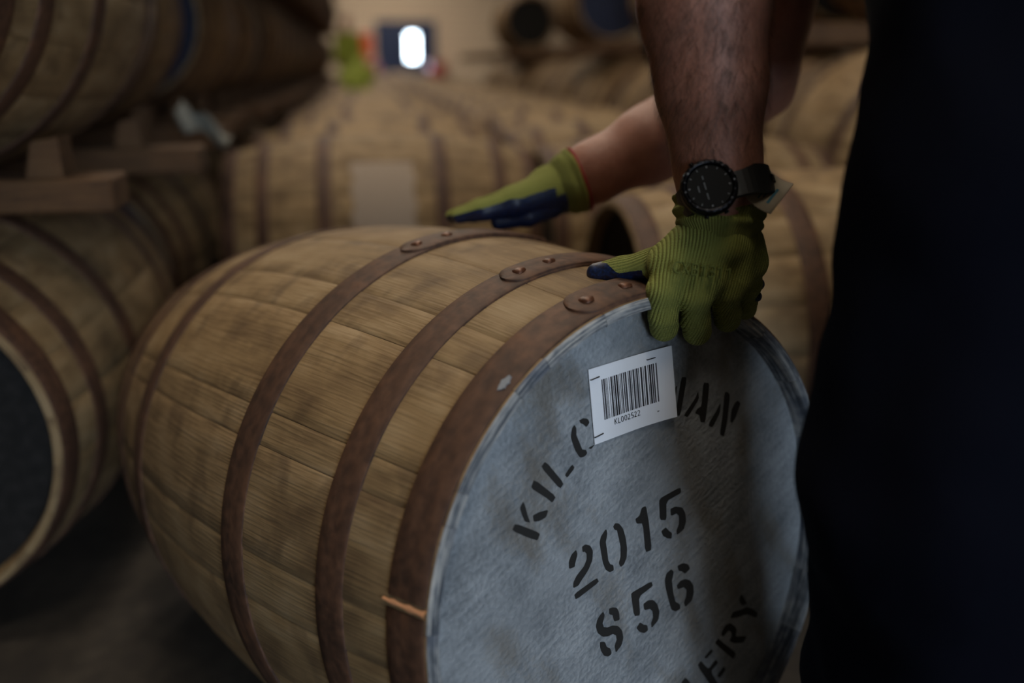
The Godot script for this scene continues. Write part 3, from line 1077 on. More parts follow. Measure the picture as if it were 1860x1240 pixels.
	for k in 9:
		for dz in [0.3, -0.3]:
			st = begin()
			box(st, Vector3(1.92, 0.914, 0), Vector3(1.24, 0.06, 0.1), Basis.IDENTITY, 0.005)
			o = mesh("rack_rail", st, M.rail_wood, self)
			o.position.z = -3.1 - k * 1.18 + dz
			var nearest: bool = k == 0
			tag(o, ("pale timber rail on the nearest large cask, " + ("closer to the worker" if dz > 0 else "its far one")) if nearest else "pale timber rail on the casks of the right stack, %s from the worker" % nth(k * 2 + (1 if dz > 0.0 else 2)), "rail", "" if nearest else "rails of the right stack")
	var tops := [[1.72, -6.9, "barrel on top of the right stack with a blue head"], [1.72, -10.2, "dark headed barrel on top of the right stack, facing the aisle"], [1.9, -11.3, "barrel behind the dark headed one on the right stack"], [2.0, -5.7, "barrel on the rails of the right stack in front of the blue headed one"], [2.0, -3.1, "barrel resting on the rails over the nearest large cask"], [2.0, -4.2, "second barrel from the worker on the right stack rails"]]
	for q in tops:
		o = dup(far, Vector3.ZERO, Vector3.ZERO)
		place(o, Vector3(q[0], 0.93, q[1]), Vector3.ZERO, q[2])
		if q[1] == -6.9:
			paint_head(o)


func paint_head(o: Node3D) -> void:
	for c in o.get_children():
		if c.name.begins_with("head"):
			c.material_override = M.blue_head


# turn a lying barrel about its own axis, keeping it on its base
func roll(o: Node3D, degrees: float, rb := 0.315) -> void:
	var axis := o.transform.basis.z.normalized()
	var centre: Vector3 = o.transform * Vector3(0, rb, 0)
	var turned := Basis(axis, deg_to_rad(degrees)) * o.transform.basis
	o.transform = Transform3D(turned, centre - turned * Vector3(0, rb, 0))


# ---------------------------------------------------------------- bodies

# bones: [a, b, radius a, radius b]; a smooth union of tapered capsules, meshed as surface nets.
# Returns {points, normals, faces (quads as index lists, counterclockwise from outside)}
func nets(bones: Array, cell: float, k: float, bumps: FastNoiseLite = null, bump := 0.0) -> Dictionary:
	var lo := Vector3.INF
	var hi := -Vector3.INF
	for b in bones:
		for e in 2:
			var pad: float = b[2 + e] + cell * 4.0
			lo = lo.min(b[e] - Vector3.ONE * pad)
			hi = hi.max(b[e] + Vector3.ONE * pad)
	var n := Vector3i(((hi - lo) / cell).ceil()) + Vector3i.ONE
	var sx := n.y * n.z
	var acc := PackedFloat32Array()
	acc.resize(n.x * sx)
	for b in bones:
		var p: Vector3 = b[0]
		var q: Vector3 = b[1]
		var r0: float = b[2]
		var r1: float = b[3]
		var flat: float = b[4] if b.size() > 4 else 1.0
		var flat_axis: Vector3 = b[5] if b.size() > 5 else Vector3.ZERO
		var d := q - p
		var dd := maxf(d.length_squared(), 1e-9)
		var pad := maxf(r0, r1) / minf(flat, 1.0) + cell * 2.5 + k * 3.0
		var i0 := Vector3i(((p.min(q) - Vector3.ONE * pad - lo) / cell).floor()).clamp(Vector3i.ZERO, n - Vector3i.ONE)
		var i1 := Vector3i(((p.max(q) + Vector3.ONE * pad - lo) / cell).ceil()).clamp(Vector3i.ZERO, n - Vector3i.ONE)
		for x in range(i0.x, i1.x + 1):
			for y in range(i0.y, i1.y + 1):
				var at := x * sx + y * n.z
				for z in range(i0.z, i1.z + 1):
					var w := lo + Vector3(x, y, z) * cell - p
					var t := clampf(w.dot(d) / dd, 0.0, 1.0)
					w -= d * t
					if flat != 1.0:
						w += flat_axis * (w.dot(flat_axis) * (flat - 1.0))
					var dist := w.length() - lerpf(r0, r1, t)
					if dist < pad:
						acc[at + z] += exp(-dist / k)
	var f := PackedFloat32Array()
	f.resize(acc.size())
	for i in acc.size():
		f[i] = -k * log(acc[i]) if acc[i] > 1e-12 else 27.0 * k
	if bumps != null:
		for x in n.x:
			for y in n.y:
				for z in n.z:
					var i := x * sx + y * n.z + z
					if absf(f[i]) < cell * 3.0 + bump * 2.0:
						var w := lo + Vector3(x, y, z) * cell
						f[i] += bumps.get_noise_3d(w.x, w.y, w.z) * bump
	var points := PackedVector3Array()
	var normals := PackedVector3Array()
	var at_cell := {}
	var corners := [0, n.z, sx, sx + n.z, 1, n.z + 1, sx + 1, sx + n.z + 1]
	var offs := [Vector3(0, 0, 0), Vector3(0, 1, 0), Vector3(1, 0, 0), Vector3(1, 1, 0), Vector3(0, 0, 1), Vector3(0, 1, 1), Vector3(1, 0, 1), Vector3(1, 1, 1)]
	var edges := [[0, 1], [0, 2], [0, 4], [1, 3], [1, 5], [2, 3], [2, 6], [3, 7], [4, 5], [4, 6], [5, 7], [6, 7]]
	for x in n.x - 1:
		for y in n.y - 1:
			for z in n.z - 1:
				var i := x * sx + y * n.z + z
				var neg := 0
				for c in 8:
					if f[i + corners[c]] < 0.0:
						neg += 1
				if neg == 0 or neg == 8:
					continue
				var sum := Vector3.ZERO
				var m := 0
				for e in edges:
					var a := f[i + corners[e[0]]]
					var b := f[i + corners[e[1]]]
					if (a < 0.0) != (b < 0.0):
						sum += (offs[e[0]] as Vector3).lerp(offs[e[1]], a / (a - b))
						m += 1
				at_cell[i] = points.size()
				points.append(lo + (Vector3(x, y, z) + sum / m) * cell)
				var g := Vector3(f[i + sx] + f[i + sx + 1] + f[i + sx + n.z] + f[i + sx + n.z + 1] - f[i] - f[i + 1] - f[i + n.z] - f[i + n.z + 1],
					f[i + n.z] + f[i + n.z + 1] + f[i + n.z + sx] + f[i + n.z + sx + 1] - f[i] - f[i + 1] - f[i + sx] - f[i + sx + 1],
					f[i + 1] + f[i + 1 + sx] + f[i + 1 + n.z] + f[i + 1 + sx + n.z] - f[i] - f[i + sx] - f[i + n.z] - f[i + sx + n.z])
				normals.append(g.normalized())
	var faces := []
	var steps := [sx, n.z, 1]
	for i in at_cell:
		for ax in 3:
			var i2: int = i + steps[ax]
			if (f[i] < 0.0) == (f[i2] < 0.0):
				continue
			var u: int = steps[(ax + 1) % 3]
			var v: int = steps[(ax + 2) % 3]
			if not (at_cell.has(i - u) and at_cell.has(i - v) and at_cell.has(i - u - v)):
				continue
			var q := [at_cell[i - u - v], at_cell[i - v], at_cell[i], at_cell[i - u]]
			if f[i] > 0.0:
				q.reverse()
			faces.append(q)
	return {"points": points, "normals": normals, "faces": faces}


# the faces of a net that pick() keeps, as one mesh about an origin; uv maps a point to texture space
func net_mesh(net: Dictionary, origin: Vector3, keep: Array = [], uvs: PackedVector2Array = PackedVector2Array()) -> ArrayMesh:
	var pts: PackedVector3Array = net.points
	var nor: PackedVector3Array = net.normals
	var vp := PackedVector3Array()
	for p in pts:
		vp.append(p - origin)
	var idx := PackedInt32Array()
	var faces: Array = net.faces
	for k in faces.size():
		if keep.size() > 0 and not keep[k]:
			continue
		var q: Array = faces[k]
		idx.append_array(PackedInt32Array([q[0], q[2], q[1], q[0], q[3], q[2]]))
	var arr := []
	arr.resize(Mesh.ARRAY_MAX)
	arr[Mesh.ARRAY_VERTEX] = vp
	arr[Mesh.ARRAY_NORMAL] = nor
	if uvs.size() > 0:
		arr[Mesh.ARRAY_TEX_UV] = uvs
	arr[Mesh.ARRAY_INDEX] = idx
	var am := ArrayMesh.new()
	am.add_surface_from_arrays(Mesh.PRIMITIVE_TRIANGLES, arr)
	return am


# knit runs along the hand, and along the thumb: each group has an origin, an axis end, a front and a radius
func knit_uv(net: Dictionary, groups: Array) -> PackedVector2Array:
	var out := PackedVector2Array()
	for p in net.points:
		var best: Array = groups[0]
		var least := 1e9
		for g in groups:
			var d: Vector3 = g[1] - g[0]
			var t: float = clampf((p - g[0]).dot(d) / d.length_squared(), 0.0, 1.0)
			var dist: float = (p - g[0] - d * t).length() / g[3]
			if dist < least:
				least = dist
				best = g
		var axis: Vector3 = (best[1] - best[0]).normalized()
		var front: Vector3 = (best[2] - axis * axis.dot(best[2])).normalized()
		var side := axis.cross(front)
		var w: Vector3 = p - best[0]
		out.append(Vector2(w.dot(side) + 0.12 * w.dot(front), w.dot(axis)))
	return out


# cuts the faces of a net along the line where value is 0; returns the mesh of the positive and of the negative side
func net_split(net: Dictionary, origin: Vector3, value: PackedFloat32Array, uvs: PackedVector2Array) -> Array:
	var pts: PackedVector3Array = net.points
	var nor: PackedVector3Array = net.normals
	var made := []
	for s in [1.0, -1.0]:
		var vp := PackedVector3Array()
		var vn := PackedVector3Array()
		var vu := PackedVector2Array()
		for q in net.faces:
			for tr in [[q[0], q[2], q[1]], [q[0], q[3], q[2]]]:
				var poly := []
				for e in 3:
					var a: int = tr[e]
					var b: int = tr[(e + 1) % 3]
					var fa: float = value[a] * s
					var fb: float = value[b] * s
					if fa >= 0.0:
						poly.append([pts[a], nor[a], uvs[a]])
					if (fa >= 0.0) != (fb >= 0.0):
						var w := fa / (fa - fb)
						poly.append([pts[a].lerp(pts[b], w), nor[a].lerp(nor[b], w), uvs[a].lerp(uvs[b], w)])
				for k in range(1, poly.size() - 1):
					for c in [poly[0], poly[k], poly[k + 1]]:
						vp.append(c[0] - origin)
						vn.append((c[1] as Vector3).normalized())
						vu.append(c[2])
		var arr := []
		arr.resize(Mesh.ARRAY_MAX)
		arr[Mesh.ARRAY_VERTEX] = vp
		arr[Mesh.ARRAY_NORMAL] = vn
		arr[Mesh.ARRAY_TEX_UV] = vu
		var am := ArrayMesh.new()
		am.add_surface_from_arrays(Mesh.PRIMITIVE_TRIANGLES, arr)
		made.append(am)
	return made


func glove(parent: Node3D, origin: Vector3, bones: Array, groups: Array, palm: Vector3, palm_at: float, thumb: Array, label: String) -> MeshInstance3D:
	var net := nets(bones, 0.0022, 0.002)
	var pts: PackedVector3Array = net.points
	var nor: PackedVector3Array = net.normals
	var wrist: Vector3 = thumb[4]
	var value := PackedFloat32Array()
	for i in pts.size():
		var c := pts[i]
		var v: float = minf(nor[i].dot(palm) - palm_at, (c.distance_to(wrist) - 0.045) * 12.0)
		# the thumb is dipped from its underside up to its tip
		var a: Vector3 = thumb[0]
		var d: Vector3 = thumb[1] - a
		var t: float = (c - a).dot(d) / d.length_squared()
		var off: float = (c - a - d * clampf(t, 0.0, 1.0)).length()
		if off < thumb[3] and t > 0.05:
			v = maxf(nor[i].dot(thumb[2]) - lerpf(0.42, -0.75, smoothstep(0.5, 0.82, t)), (t - 0.86) * 6.0)
		value.append(v)
	var halves := net_split(net, origin, value, knit_uv(net, groups))
	var g := inst("glove", halves[1], M.knit, parent)
	g.set_meta("label", label)
	var l := inst("latex_coating", halves[0], M.latex, g)
	l.set_meta("label", "blue rubber coating of the glove palm")
	return g


# folded knit cuff: stacked rolls round the wrist
func cuff(parent: Node3D, origin: Vector3, base: Vector3, top: Vector3, front: Vector3, rx: float, rz: float, rolls: Array) -> void:
	var axis := (top - base).normalized()
	var f := (front - axis * axis.dot(front)).normalized()
	var side := axis.cross(f)
	var length := base.distance_to(top)
	var st := begin()
	var sides := 64
	var rows := []
	var steps := 30
	for i in steps + 1:
		var t := float(i) / steps
		var puff := 0.0
		for r in rolls:
			var d: float = (t - r[0]) / r[1]
			puff += r[2] * exp(-d * d)
		rows.append([t, puff - 0.01 * pow(1.0 - t, 3.0)])
	rows.append([1.0, -0.004])
	rows.append([0.8, -0.005])
	for i in rows.size() - 1:
		for k in sides:
			var p := []
			var uv := []
			for q in [[i, k + 1], [i, k], [i + 1, k], [i + 1, k + 1]]:
				var a: float = TAU * q[1] / sides
				var t: float = rows[q[0]][0]
				var e: float = rows[q[0]][1] + 0.0008 * sin(a * 5.0 + t * 4.0)
				p.append(base + axis * length * (t + 0.05 * sin(a * 2.0 + 1.0)) + side * cos(a) * (rx + e) + f * sin(a) * (rz + e) - origin)
				uv.append(Vector2(a * rx, t * length + e * 2.0))
			quad_uv(st, p, uv)
	var c := mesh("cuff", st, M.knit, parent)
	c.set_meta("label", "rolled knit cuff of the glove")


func build_person() -> void:
	var base := Vector3(0.6061, 0.0000, -0.8970)
	var p := node("person", base, self)
	tag(p, "worker in dark navy trousers and yellow-green work gloves bending over the rolling barrel", "person")
	var front := Vector3(-0.9880, 0.0000, -0.1547)
	# --- skin: both arms, shoulders, neck and head
	var ln := Vector3(0.3079, 0.7008, -0.7696)
	var le := Vector3(0.2743, 0.9802, -0.7942)
	var ls := Vector3(0.3720, 1.2600, -0.6300)
	var rw := Vector3(0.2483, 0.6822, -1.1033)
	var rlo := Vector3(0.3459, 0.7273, -1.1072)
	var re := Vector3(0.4914, 0.7999, -1.1332)
	var rs := Vector3(0.5237, 1.1200, -1.0820)
	var neck := Vector3(0.3597, 1.3200, -0.8749)
	var skull := Vector3(0.2411, 1.4600, -0.8935)
	var lmid := ln.lerp(le, 0.5)
	var bones := [
		[ln, ln.lerp(le, 0.14), 0.0335, 0.034], [ln.lerp(le, 0.14), ln.lerp(le, 0.36), 0.034, 0.044], [ln.lerp(le, 0.36), ln.lerp(le, 0.62), 0.044, 0.052], [ln.lerp(le, 0.62), le, 0.052, 0.045], [le, ls, 0.047, 0.058],
		[rw, rw.lerp(rlo, 0.3), 0.031, 0.034], [rw.lerp(rlo, 0.3), rlo, 0.034, 0.044], [rlo, rlo.lerp(re, 0.5), 0.044, 0.052], [rlo.lerp(re, 0.5), re, 0.052, 0.045], [re, rs, 0.045, 0.058],
		[ls, neck, 0.06, 0.06], [rs, neck, 0.06, 0.06], [neck, skull, 0.055, 0.06],
		[skull, skull + Vector3(-0.03, 0.03, 0.0), 0.088, 0.092], [skull + Vector3(-0.06, -0.05, 0), skull + Vector3(-0.075, -0.085, 0.0), 0.055, 0.04],
		[skull + Vector3(-0.115, -0.01, 0.0), skull + Vector3(-0.128, -0.04, 0.0), 0.012, 0.016], [skull + Vector3(0.01, -0.015, 0.085), skull + Vector3(0.02, -0.04, 0.088), 0.018, 0.012], [skull + Vector3(0.01, -0.015, -0.085), skull + Vector3(0.02, -0.04, -0.088), 0.018, 0.012]]
	var muscle := FastNoiseLite.new()
	muscle.seed = 5
	muscle.frequency = 9.0
	var net := nets(bones, 0.007, 0.008, muscle, 0.003)
	var body := inst("body", net_mesh(net, base), M.skin, p)
	body.set_meta("label", "bare skin of arms and head")
	arm_hair(p, base, net, ln, le)
	# --- short sleeved dark shirt
	var hip := Vector3(0.5897, 0.9300, -0.7275)
	var chest := Vector3(0.4949, 1.1500, -0.8335)
	var belly := Vector3(0.5662, 1.0300, -0.7717)
	var cloth := FastNoiseLite.new()
	cloth.seed = 9
	cloth.frequency = 7.0
	net = nets([[ls, ls.lerp(le, 0.5), 0.072, 0.064], [rs, rs.lerp(re, 0.42), 0.072, 0.06], [ls, chest, 0.08, 0.11], [rs, chest, 0.08, 0.11], [chest, neck, 0.11, 0.07],
		[chest + Vector3(0.01, 0, 0.07), belly + Vector3(0, 0, 0.05), 0.11, 0.115], [chest - Vector3(-0.01, 0, 0.07), belly - Vector3(0, 0, 0.05), 0.11, 0.115], [belly, hip, 0.14, 0.14]], 0.014, 0.012, cloth, 0.012)
	inst("shirt", net_mesh(net, base), M.shirt, p)
	# --- navy work trousers
	var lh := Vector3(0.4627, 0.9200, -0.5956)
	var rh := Vector3(0.7105, 0.9200, -0.9819)
	var lk := Vector3(0.3900, 0.5231, -0.5296)
	var rk := Vector3(0.7951, 0.4700, -1.0699)
	var la := Vector3(0.4528, 0.0900, -0.5971)
	var ra := Vector3(0.8408, 0.0900, -1.1032)
	var folds := FastNoiseLite.new()
	folds.seed = 31
	folds.frequency = 6.5
	folds.fractal_octaves = 2
	net = nets([[hip, hip + Vector3(0, 0.05, 0), 0.15, 0.145], [lh, lh.lerp(lk, 0.45), 0.112, 0.102], [lh.lerp(lk, 0.45), lk, 0.102, 0.088], [lk, lk.lerp(la, 0.4), 0.088, 0.082], [lk.lerp(la, 0.4), la, 0.082, 0.07],
		[rh, rk, 0.112, 0.086], [rk, ra, 0.086, 0.07]], 0.011, 0.01, folds, 0.014)
	inst("trousers", net_mesh(net, base), M.navy, p)
	for a in [la, ra]:
		var fo: Vector3 = front * 0.16
		net = nets([[a + Vector3(0, 0.03, 0), a - Vector3(0, 0.045, 0), 0.052, 0.045], [a - Vector3(0, 0.045, 0) - fo * 0.2, a - Vector3(0, 0.052, 0) + fo, 0.042, 0.036]], 0.01, 0.01)
		inst("boot", net_mesh(net, base), M.boot, p)
	# --- left glove: on the rim, fingers over the head
	var wr := Vector3(0.3053, 0.6719, -0.7632)
	var bones2 := []
	var groups := [[Vector3(0.3004, 0.6904, -0.7591), Vector3(0.2856, 0.6175, -0.7336), -front_view(), 0.036]]
	# metacarpals, then three bones a finger
	var f1 := [Vector3(0.2540, 0.6296, -0.7540), Vector3(0.2557, 0.6055, -0.7568), Vector3(0.2600, 0.5927, -0.7649), Vector3(0.2641, 0.5890, -0.7737)]
	var f2 := [Vector3(0.2828, 0.6258, -0.7525), Vector3(0.2904, 0.5974, -0.7658), Vector3(0.2955, 0.5846, -0.7749), Vector3(0.3026, 0.5813, -0.7907)]
	var f3 := [Vector3(0.3165, 0.6253, -0.7661), Vector3(0.3268, 0.5999, -0.7821), Vector3(0.3327, 0.5892, -0.7948), Vector3(0.3402, 0.5859, -0.8117)]
	var f4 := [Vector3(0.3442, 0.6260, -0.7832), Vector3(0.3527, 0.6038, -0.8004), Vector3(0.3575, 0.5941, -0.8115), Vector3(0.3641, 0.5916, -0.8266)]
	var starts := [Vector3(0.2782, 0.6675, -0.7640), Vector3(0.2944, 0.6696, -0.7610), Vector3(0.3158, 0.6653, -0.7701), Vector3(0.3350, 0.6597, -0.7802)]
	var fs := [f1, f2, f3, f4]
	var thick := [0.0124, 0.0127, 0.012, 0.01]
	for i in 4:
		var g: Array = fs[i]
		var r: float = thick[i]
		bones2.append([starts[i], g[0], 0.0165, r + 0.0026])
		bones2.append([g[0], g[1], r + 0.0012, r])
		bones2.append([g[1], g[2], r, r * 0.96])
		bones2.append([g[2], g[3], r * 0.96, r * 0.85])
	# the web of the palm between the metacarpals
	bones2.append([starts[0], f2[0], 0.017, 0.015])
	bones2.append([starts[1], f3[0], 0.018, 0.014])
	bones2.append([starts[2], f4[0], 0.018, 0.0125])
	bones2.append([starts[3], f4[0] + Vector3(0.3538, 0.6379, -0.7874) * 0.0, 0.016, 0.012])
	bones2.append([wr, starts[1], 0.028, 0.024])
	bones2.append([Vector3(0.2953, 0.6637, -0.7707), Vector3(0.2902, 0.6407, -0.7612), 0.027, 0.024])
	bones2.append([Vector3(0.3199, 0.6630, -0.7709), Vector3(0.3211, 0.6378, -0.7693), 0.026, 0.021])
	bones2.append([Vector3(0.2813, 0.6704, -0.7644), Vector3(0.2666, 0.6531, -0.7634), 0.0175, 0.02])
	bones2.append([Vector3(0.3306, 0.6690, -0.7636), Vector3(0.3398, 0.6489, -0.7719), 0.0175, 0.018])
	# thumb
	var t0 := Vector3(0.2668, 0.6568, -0.7646)
	var t1 := Vector3(0.2497, 0.6474, -0.7834)
	var t2 := Vector3(0.2293, 0.6394, -0.8021)
	var t3 := Vector3(0.2078, 0.6343, -0.8124)
	bones2.append([t0, t1, 0.0165, 0.0135])
	bones2.append([t1, t2, 0.0132, 0.0116])
	bones2.append([t2, t3, 0.0118, 0.0098])
	bones2.append([starts[0], Vector3(0.2585, 0.6517, -0.7664), 0.019, 0.0165])
	groups.append([t1 + (t1 - t3) * 0.12, t3, Vector3(-0.1184, 0.8329, 0.7561), 0.0125])
	var g1 := glove(p, base, bones2, groups, front_view(), 0.5, [t1, t3, Vector3(0.0, -0.9, 0.35).normalized(), 0.021, wr], "yellow-green knit glove gripping the barrel rim")
	cuff(g1, base, Vector3(0.3038, 0.6707, -0.7588), Vector3(0.3089, 0.7057, -0.7730), -front_view(), 0.0385, 0.031, [[0.97, 0.1, 0.0036], [0.66, 0.1, 0.0036], [0.37, 0.1, 0.003]])
	# creased rubber showing past the little finger edge
	var st := begin()
	for q in [[Vector3(0.3552, 0.6380, -0.7820), Vector3(0.0050, 0.0062, 0.0062)], [Vector3(0.3585, 0.6244, -0.7857), Vector3(0.0044, 0.0055, 0.0055)], [Vector3(0.3580, 0.6123, -0.7873), Vector3(0.0040, 0.0050, 0.0050)], [Vector3(0.3521, 0.6498, -0.7808), Vector3(0.0048, 0.0060, 0.0060)]]:
		ball(st, q[0] - base, q[1])
	var crease := mesh("latex_crease", st, M.latex, g1)
	crease.set_meta("label", "creased blue rubber at the edge of the palm")
	# care tag on the cuff
	st = begin()
	var tg := [Vector3(0.3463, 0.7336, -0.7599), Vector3(0.3602, 0.7235, -0.7387), Vector3(0.3329, 0.7016, -0.7193), Vector3(0.3170, 0.7138, -0.7372)]
	sheet(st, tg, base, 0.0006, 0.003)
	var ct := mesh("care_tag", st, M.tag_cloth, g1)
	ct.set_meta("label", "pale cloth care tag with turquoise print")
	print_on_tag(p, tg, base)
	# printed code on the back of the glove
	var t := TextMesh.new()
	var fo2 := SystemFont.new()
	fo2.font_names = PackedStringArray(["Droid Sans"])
	t.font = fo2
	t.text = "CXB1311"
	t.font_size = 32
	t.pixel_size = 0.00042
	t.depth = 0.003
	var print := inst("printed_code", t, M.glove_ink, g1)
	var zx := (Vector3(0.3087, 0.6462, -0.7336) - Vector3(0.2560, 0.6533, -0.7408)).normalized()
	var zz := (-front_view() - zx * zx.dot(-front_view())).normalized()
	print.transform = Transform3D(Basis(zx, zz.cross(zx), zz), Vector3(0.2810, 0.6513, -0.7326) - base)
	# --- right glove: flat on the far flank of the barrel
	var up := Vector3.UP
	var h0 := Vector3(0.2483, 0.6803, -1.1027)
	var hm := Vector3(0.1871, 0.6628, -1.1069)
	bones2 = [[h0, Vector3(0.2211, 0.6738, -1.1049), 0.034, 0.031]]
	var knuckles := [Vector3(0.1714, 0.6652, -1.0730), Vector3(0.1718, 0.6645, -1.0971), Vector3(0.1781, 0.6612, -1.1194), Vector3(0.1882, 0.6556, -1.1383)]
	var mids := [Vector3(0.1339, 0.6551, -1.0758), Vector3(0.1320, 0.6529, -1.1040), Vector3(0.1405, 0.6490, -1.1290), Vector3(0.1549, 0.6436, -1.1483)]
	var tips := [Vector3(0.1053, 0.6466, -1.0883), Vector3(0.1007, 0.6418, -1.1192), Vector3(0.1105, 0.6378, -1.1429), Vector3(0.1302, 0.6343, -1.1620)]
	for i in 4:
		bones2.append([h0.lerp(knuckles[i], 0.25), knuckles[i], 0.026, 0.0165])
		bones2.append([knuckles[i], mids[i], 0.0155, 0.0118])
		bones2.append([mids[i], tips[i], 0.0118, 0.0088])
	bones2.append([Vector3(0.2183, 0.6564, -1.0895), Vector3(0.1894, 0.6465, -1.0803), 0.016, 0.0125])
	bones2.append([Vector3(0.1894, 0.6465, -1.0803), Vector3(0.1529, 0.6394, -1.0839), 0.0125, 0.0095])
	groups = [[h0, hm, (up - front_view()).normalized(), 0.034]]
	var g2 := glove(p, base, bones2, groups, Vector3(0, -0.94, 0.34), 0.0, [Vector3(0.1894, 0.6465, -1.0803).lerp(Vector3(0.1529, 0.6394, -1.0839), -8.0), Vector3(0.1529, 0.6394, -1.0839), Vector3.DOWN, 0.019, h0], "yellow-green glove with blue palm resting on the far flank of the barrel")
	cuff(g2, base, Vector3(0.2279, 0.6757, -1.1045), Vector3(0.2552, 0.6861, -1.1034), up, 0.042, 0.038, [[0.92, 0.14, 0.003], [0.5, 0.2, 0.0012]])
	st = begin()
	var ax := (Vector3(0.2552, 0.6861, -1.1034) - Vector3(0.2279, 0.6757, -1.1045)).normalized()
	var c0 := Vector3(0.2573, 0.6868, -1.1033) - base
	var ring := []
	var sd := ax.cross(up).normalized()
	var u2 := sd.cross(ax).normalized()
	for k in 33:
		ring.append(c0 + (sd * cos(TAU * k / 32.0) * 0.043 + u2 * sin(TAU * k / 32.0) * 0.039))
	var radii := []
	radii.resize(33)
	radii.fill(0.0022)
	tube(st, ring, radii, 6, false)
	var hem := mesh("cuff_hem", st, M.red_hem, g2)
	hem.set_meta("label", "red stitched hem of the glove cuff")
	build_watch()


# the direction from the camera's side into the scene, level: the way the backs of the hands face away from
func front_view() -> Vector3:
	return Vector3(0.1480, -0.2911, -0.9452)


func ball(st: SurfaceTool, c: Vector3, r: Vector3) -> void:
	st.set_smooth_group(0)
	for i in 8:
		for k in 12:
			var p := []
			for q in [[i, k], [i, k + 1], [i + 1, k + 1], [i + 1, k]]:
				var a: float = PI * q[0] / 8.0
				var b: float = TAU * q[1] / 12.0
				p.append(c + r * Vector3(sin(a) * cos(b), cos(a), sin(a) * sin(b)))
			quad(st, p[0], p[1], p[2], p[3])


# a thin bent sheet between four corners (in a ring), about an origin
func sheet(st: SurfaceTool, c: Array, origin: Vector3, thick: float, bend: float) -> void:
	st.set_smooth_group(0)
	var n: Vector3 = (c[1] - c[0]).cross(c[3] - c[0]).normalized()
	for i in 8:
		var q := []
		for t in [i / 8.0, (i + 1) / 8.0]:
			var o := n * bend * sin(PI * t)
			q.append([c[0].lerp(c[1], t) + o - origin, c[3].lerp(c[2], t) + o - origin])
		var d := n * thick
		quad(st, q[0][0] + d, q[1][0] + d, q[1][1] + d, q[0][1] + d)
		quad(st, q[0][1] - d, q[1][1] - d, q[1][0] - d, q[0][0] - d)
		quad(st, q[0][0] - d, q[1][0] - d, q[1][0] + d, q[0][0] + d)
		quad(st, q[0][1] + d, q[1][1] + d, q[1][1] - d, q[0][1] - d)


# turquoise block and faint grey lines on the care tag
func print_on_tag(p: Node3D, c: Array, origin: Vector3) -> void:
	var st := begin()
	var n: Vector3 = (c[1] - c[0]).cross(c[3] - c[0]).normalized()
	var to_eye := -1.0 if n.dot(front_view()) > 0.0 else 1.0
	for q in [[0.62, 0.72, 0.3, 0.78], [0.3, 0.34, 0.2, 0.8], [0.42, 0.46, 0.25, 0.7]]:
		var k := []
		for e in [[q[0], q[2]], [q[1], q[2]], [q[1], q[3]], [q[0], q[3]]]:
			var a: Vector3 = c[0].lerp(c[1], e[0])
			var b: Vector3 = c[3].lerp(c[2], e[0])
			k.append(a.lerp(b, e[1]) + n * (0.003 * sin(PI * e[0]) + 0.0009 * to_eye) - origin)
		if to_eye < 0.0:
			k.reverse()
		quad(st, k[0], k[1], k[2], k[3])
	for g in p.get_children():
		for t in g.get_children():
			if t.name == "care_tag":
				mesh("tag_print", st, M.tag_ink, g)


# short dark hairs lying down the outside of the near forearm
func arm_hair(p: Node3D, origin: Vector3, net: Dictionary, wrist: Vector3, elbow: Vector3) -> void:
	var r := RandomNumberGenerator.new()
	r.seed = 88
	var pts: PackedVector3Array = net.points
	var nor: PackedVector3Array = net.normals
	var down := (wrist - elbow).normalized()
	var span := wrist.distance_to(elbow)
	var spots := []
	for i in pts.size():
		var t := (pts[i] - wrist).dot(-down) / span
		if t > 0.16 and t < 0.95 and (pts[i] - wrist + down * span * t).length() < 0.07:
			spots.append(i)
	var st := begin()
	st.set_smooth_group(0)
	for k in 13000:
		var i: int = spots[r.randi() % spots.size()]
		var n := nor[i]
		var side := down.cross(n).normalized()
		var a := pts[i] + side * r.randf_range(-0.004, 0.004) + down * r.randf_range(-0.004, 0.004) - n * 0.0006
		var dir := (down * r.randf_range(0.5, 1.0) + side * r.randf_range(-0.5, 0.9) + n * 0.16).normalized()
		var length := r.randf_range(0.009, 0.02)
		var w := dir.cross(n).normalized() * r.randf_range(0.00004, 0.00009)
		var mid := a + dir * length * 0.5 + n * 0.0009
		var end := a + (dir + down * 0.25).normalized() * length + n * 0.0002
		a -= origin
		mid -= origin
		end -= origin
		quad(st, a - w, a + w, mid + w, mid - w)
		tri(st, mid - w, mid + w, end)
	var h := mesh("arm_hair", st, M.hair, p)
	h.set_meta("kind", "stuff")


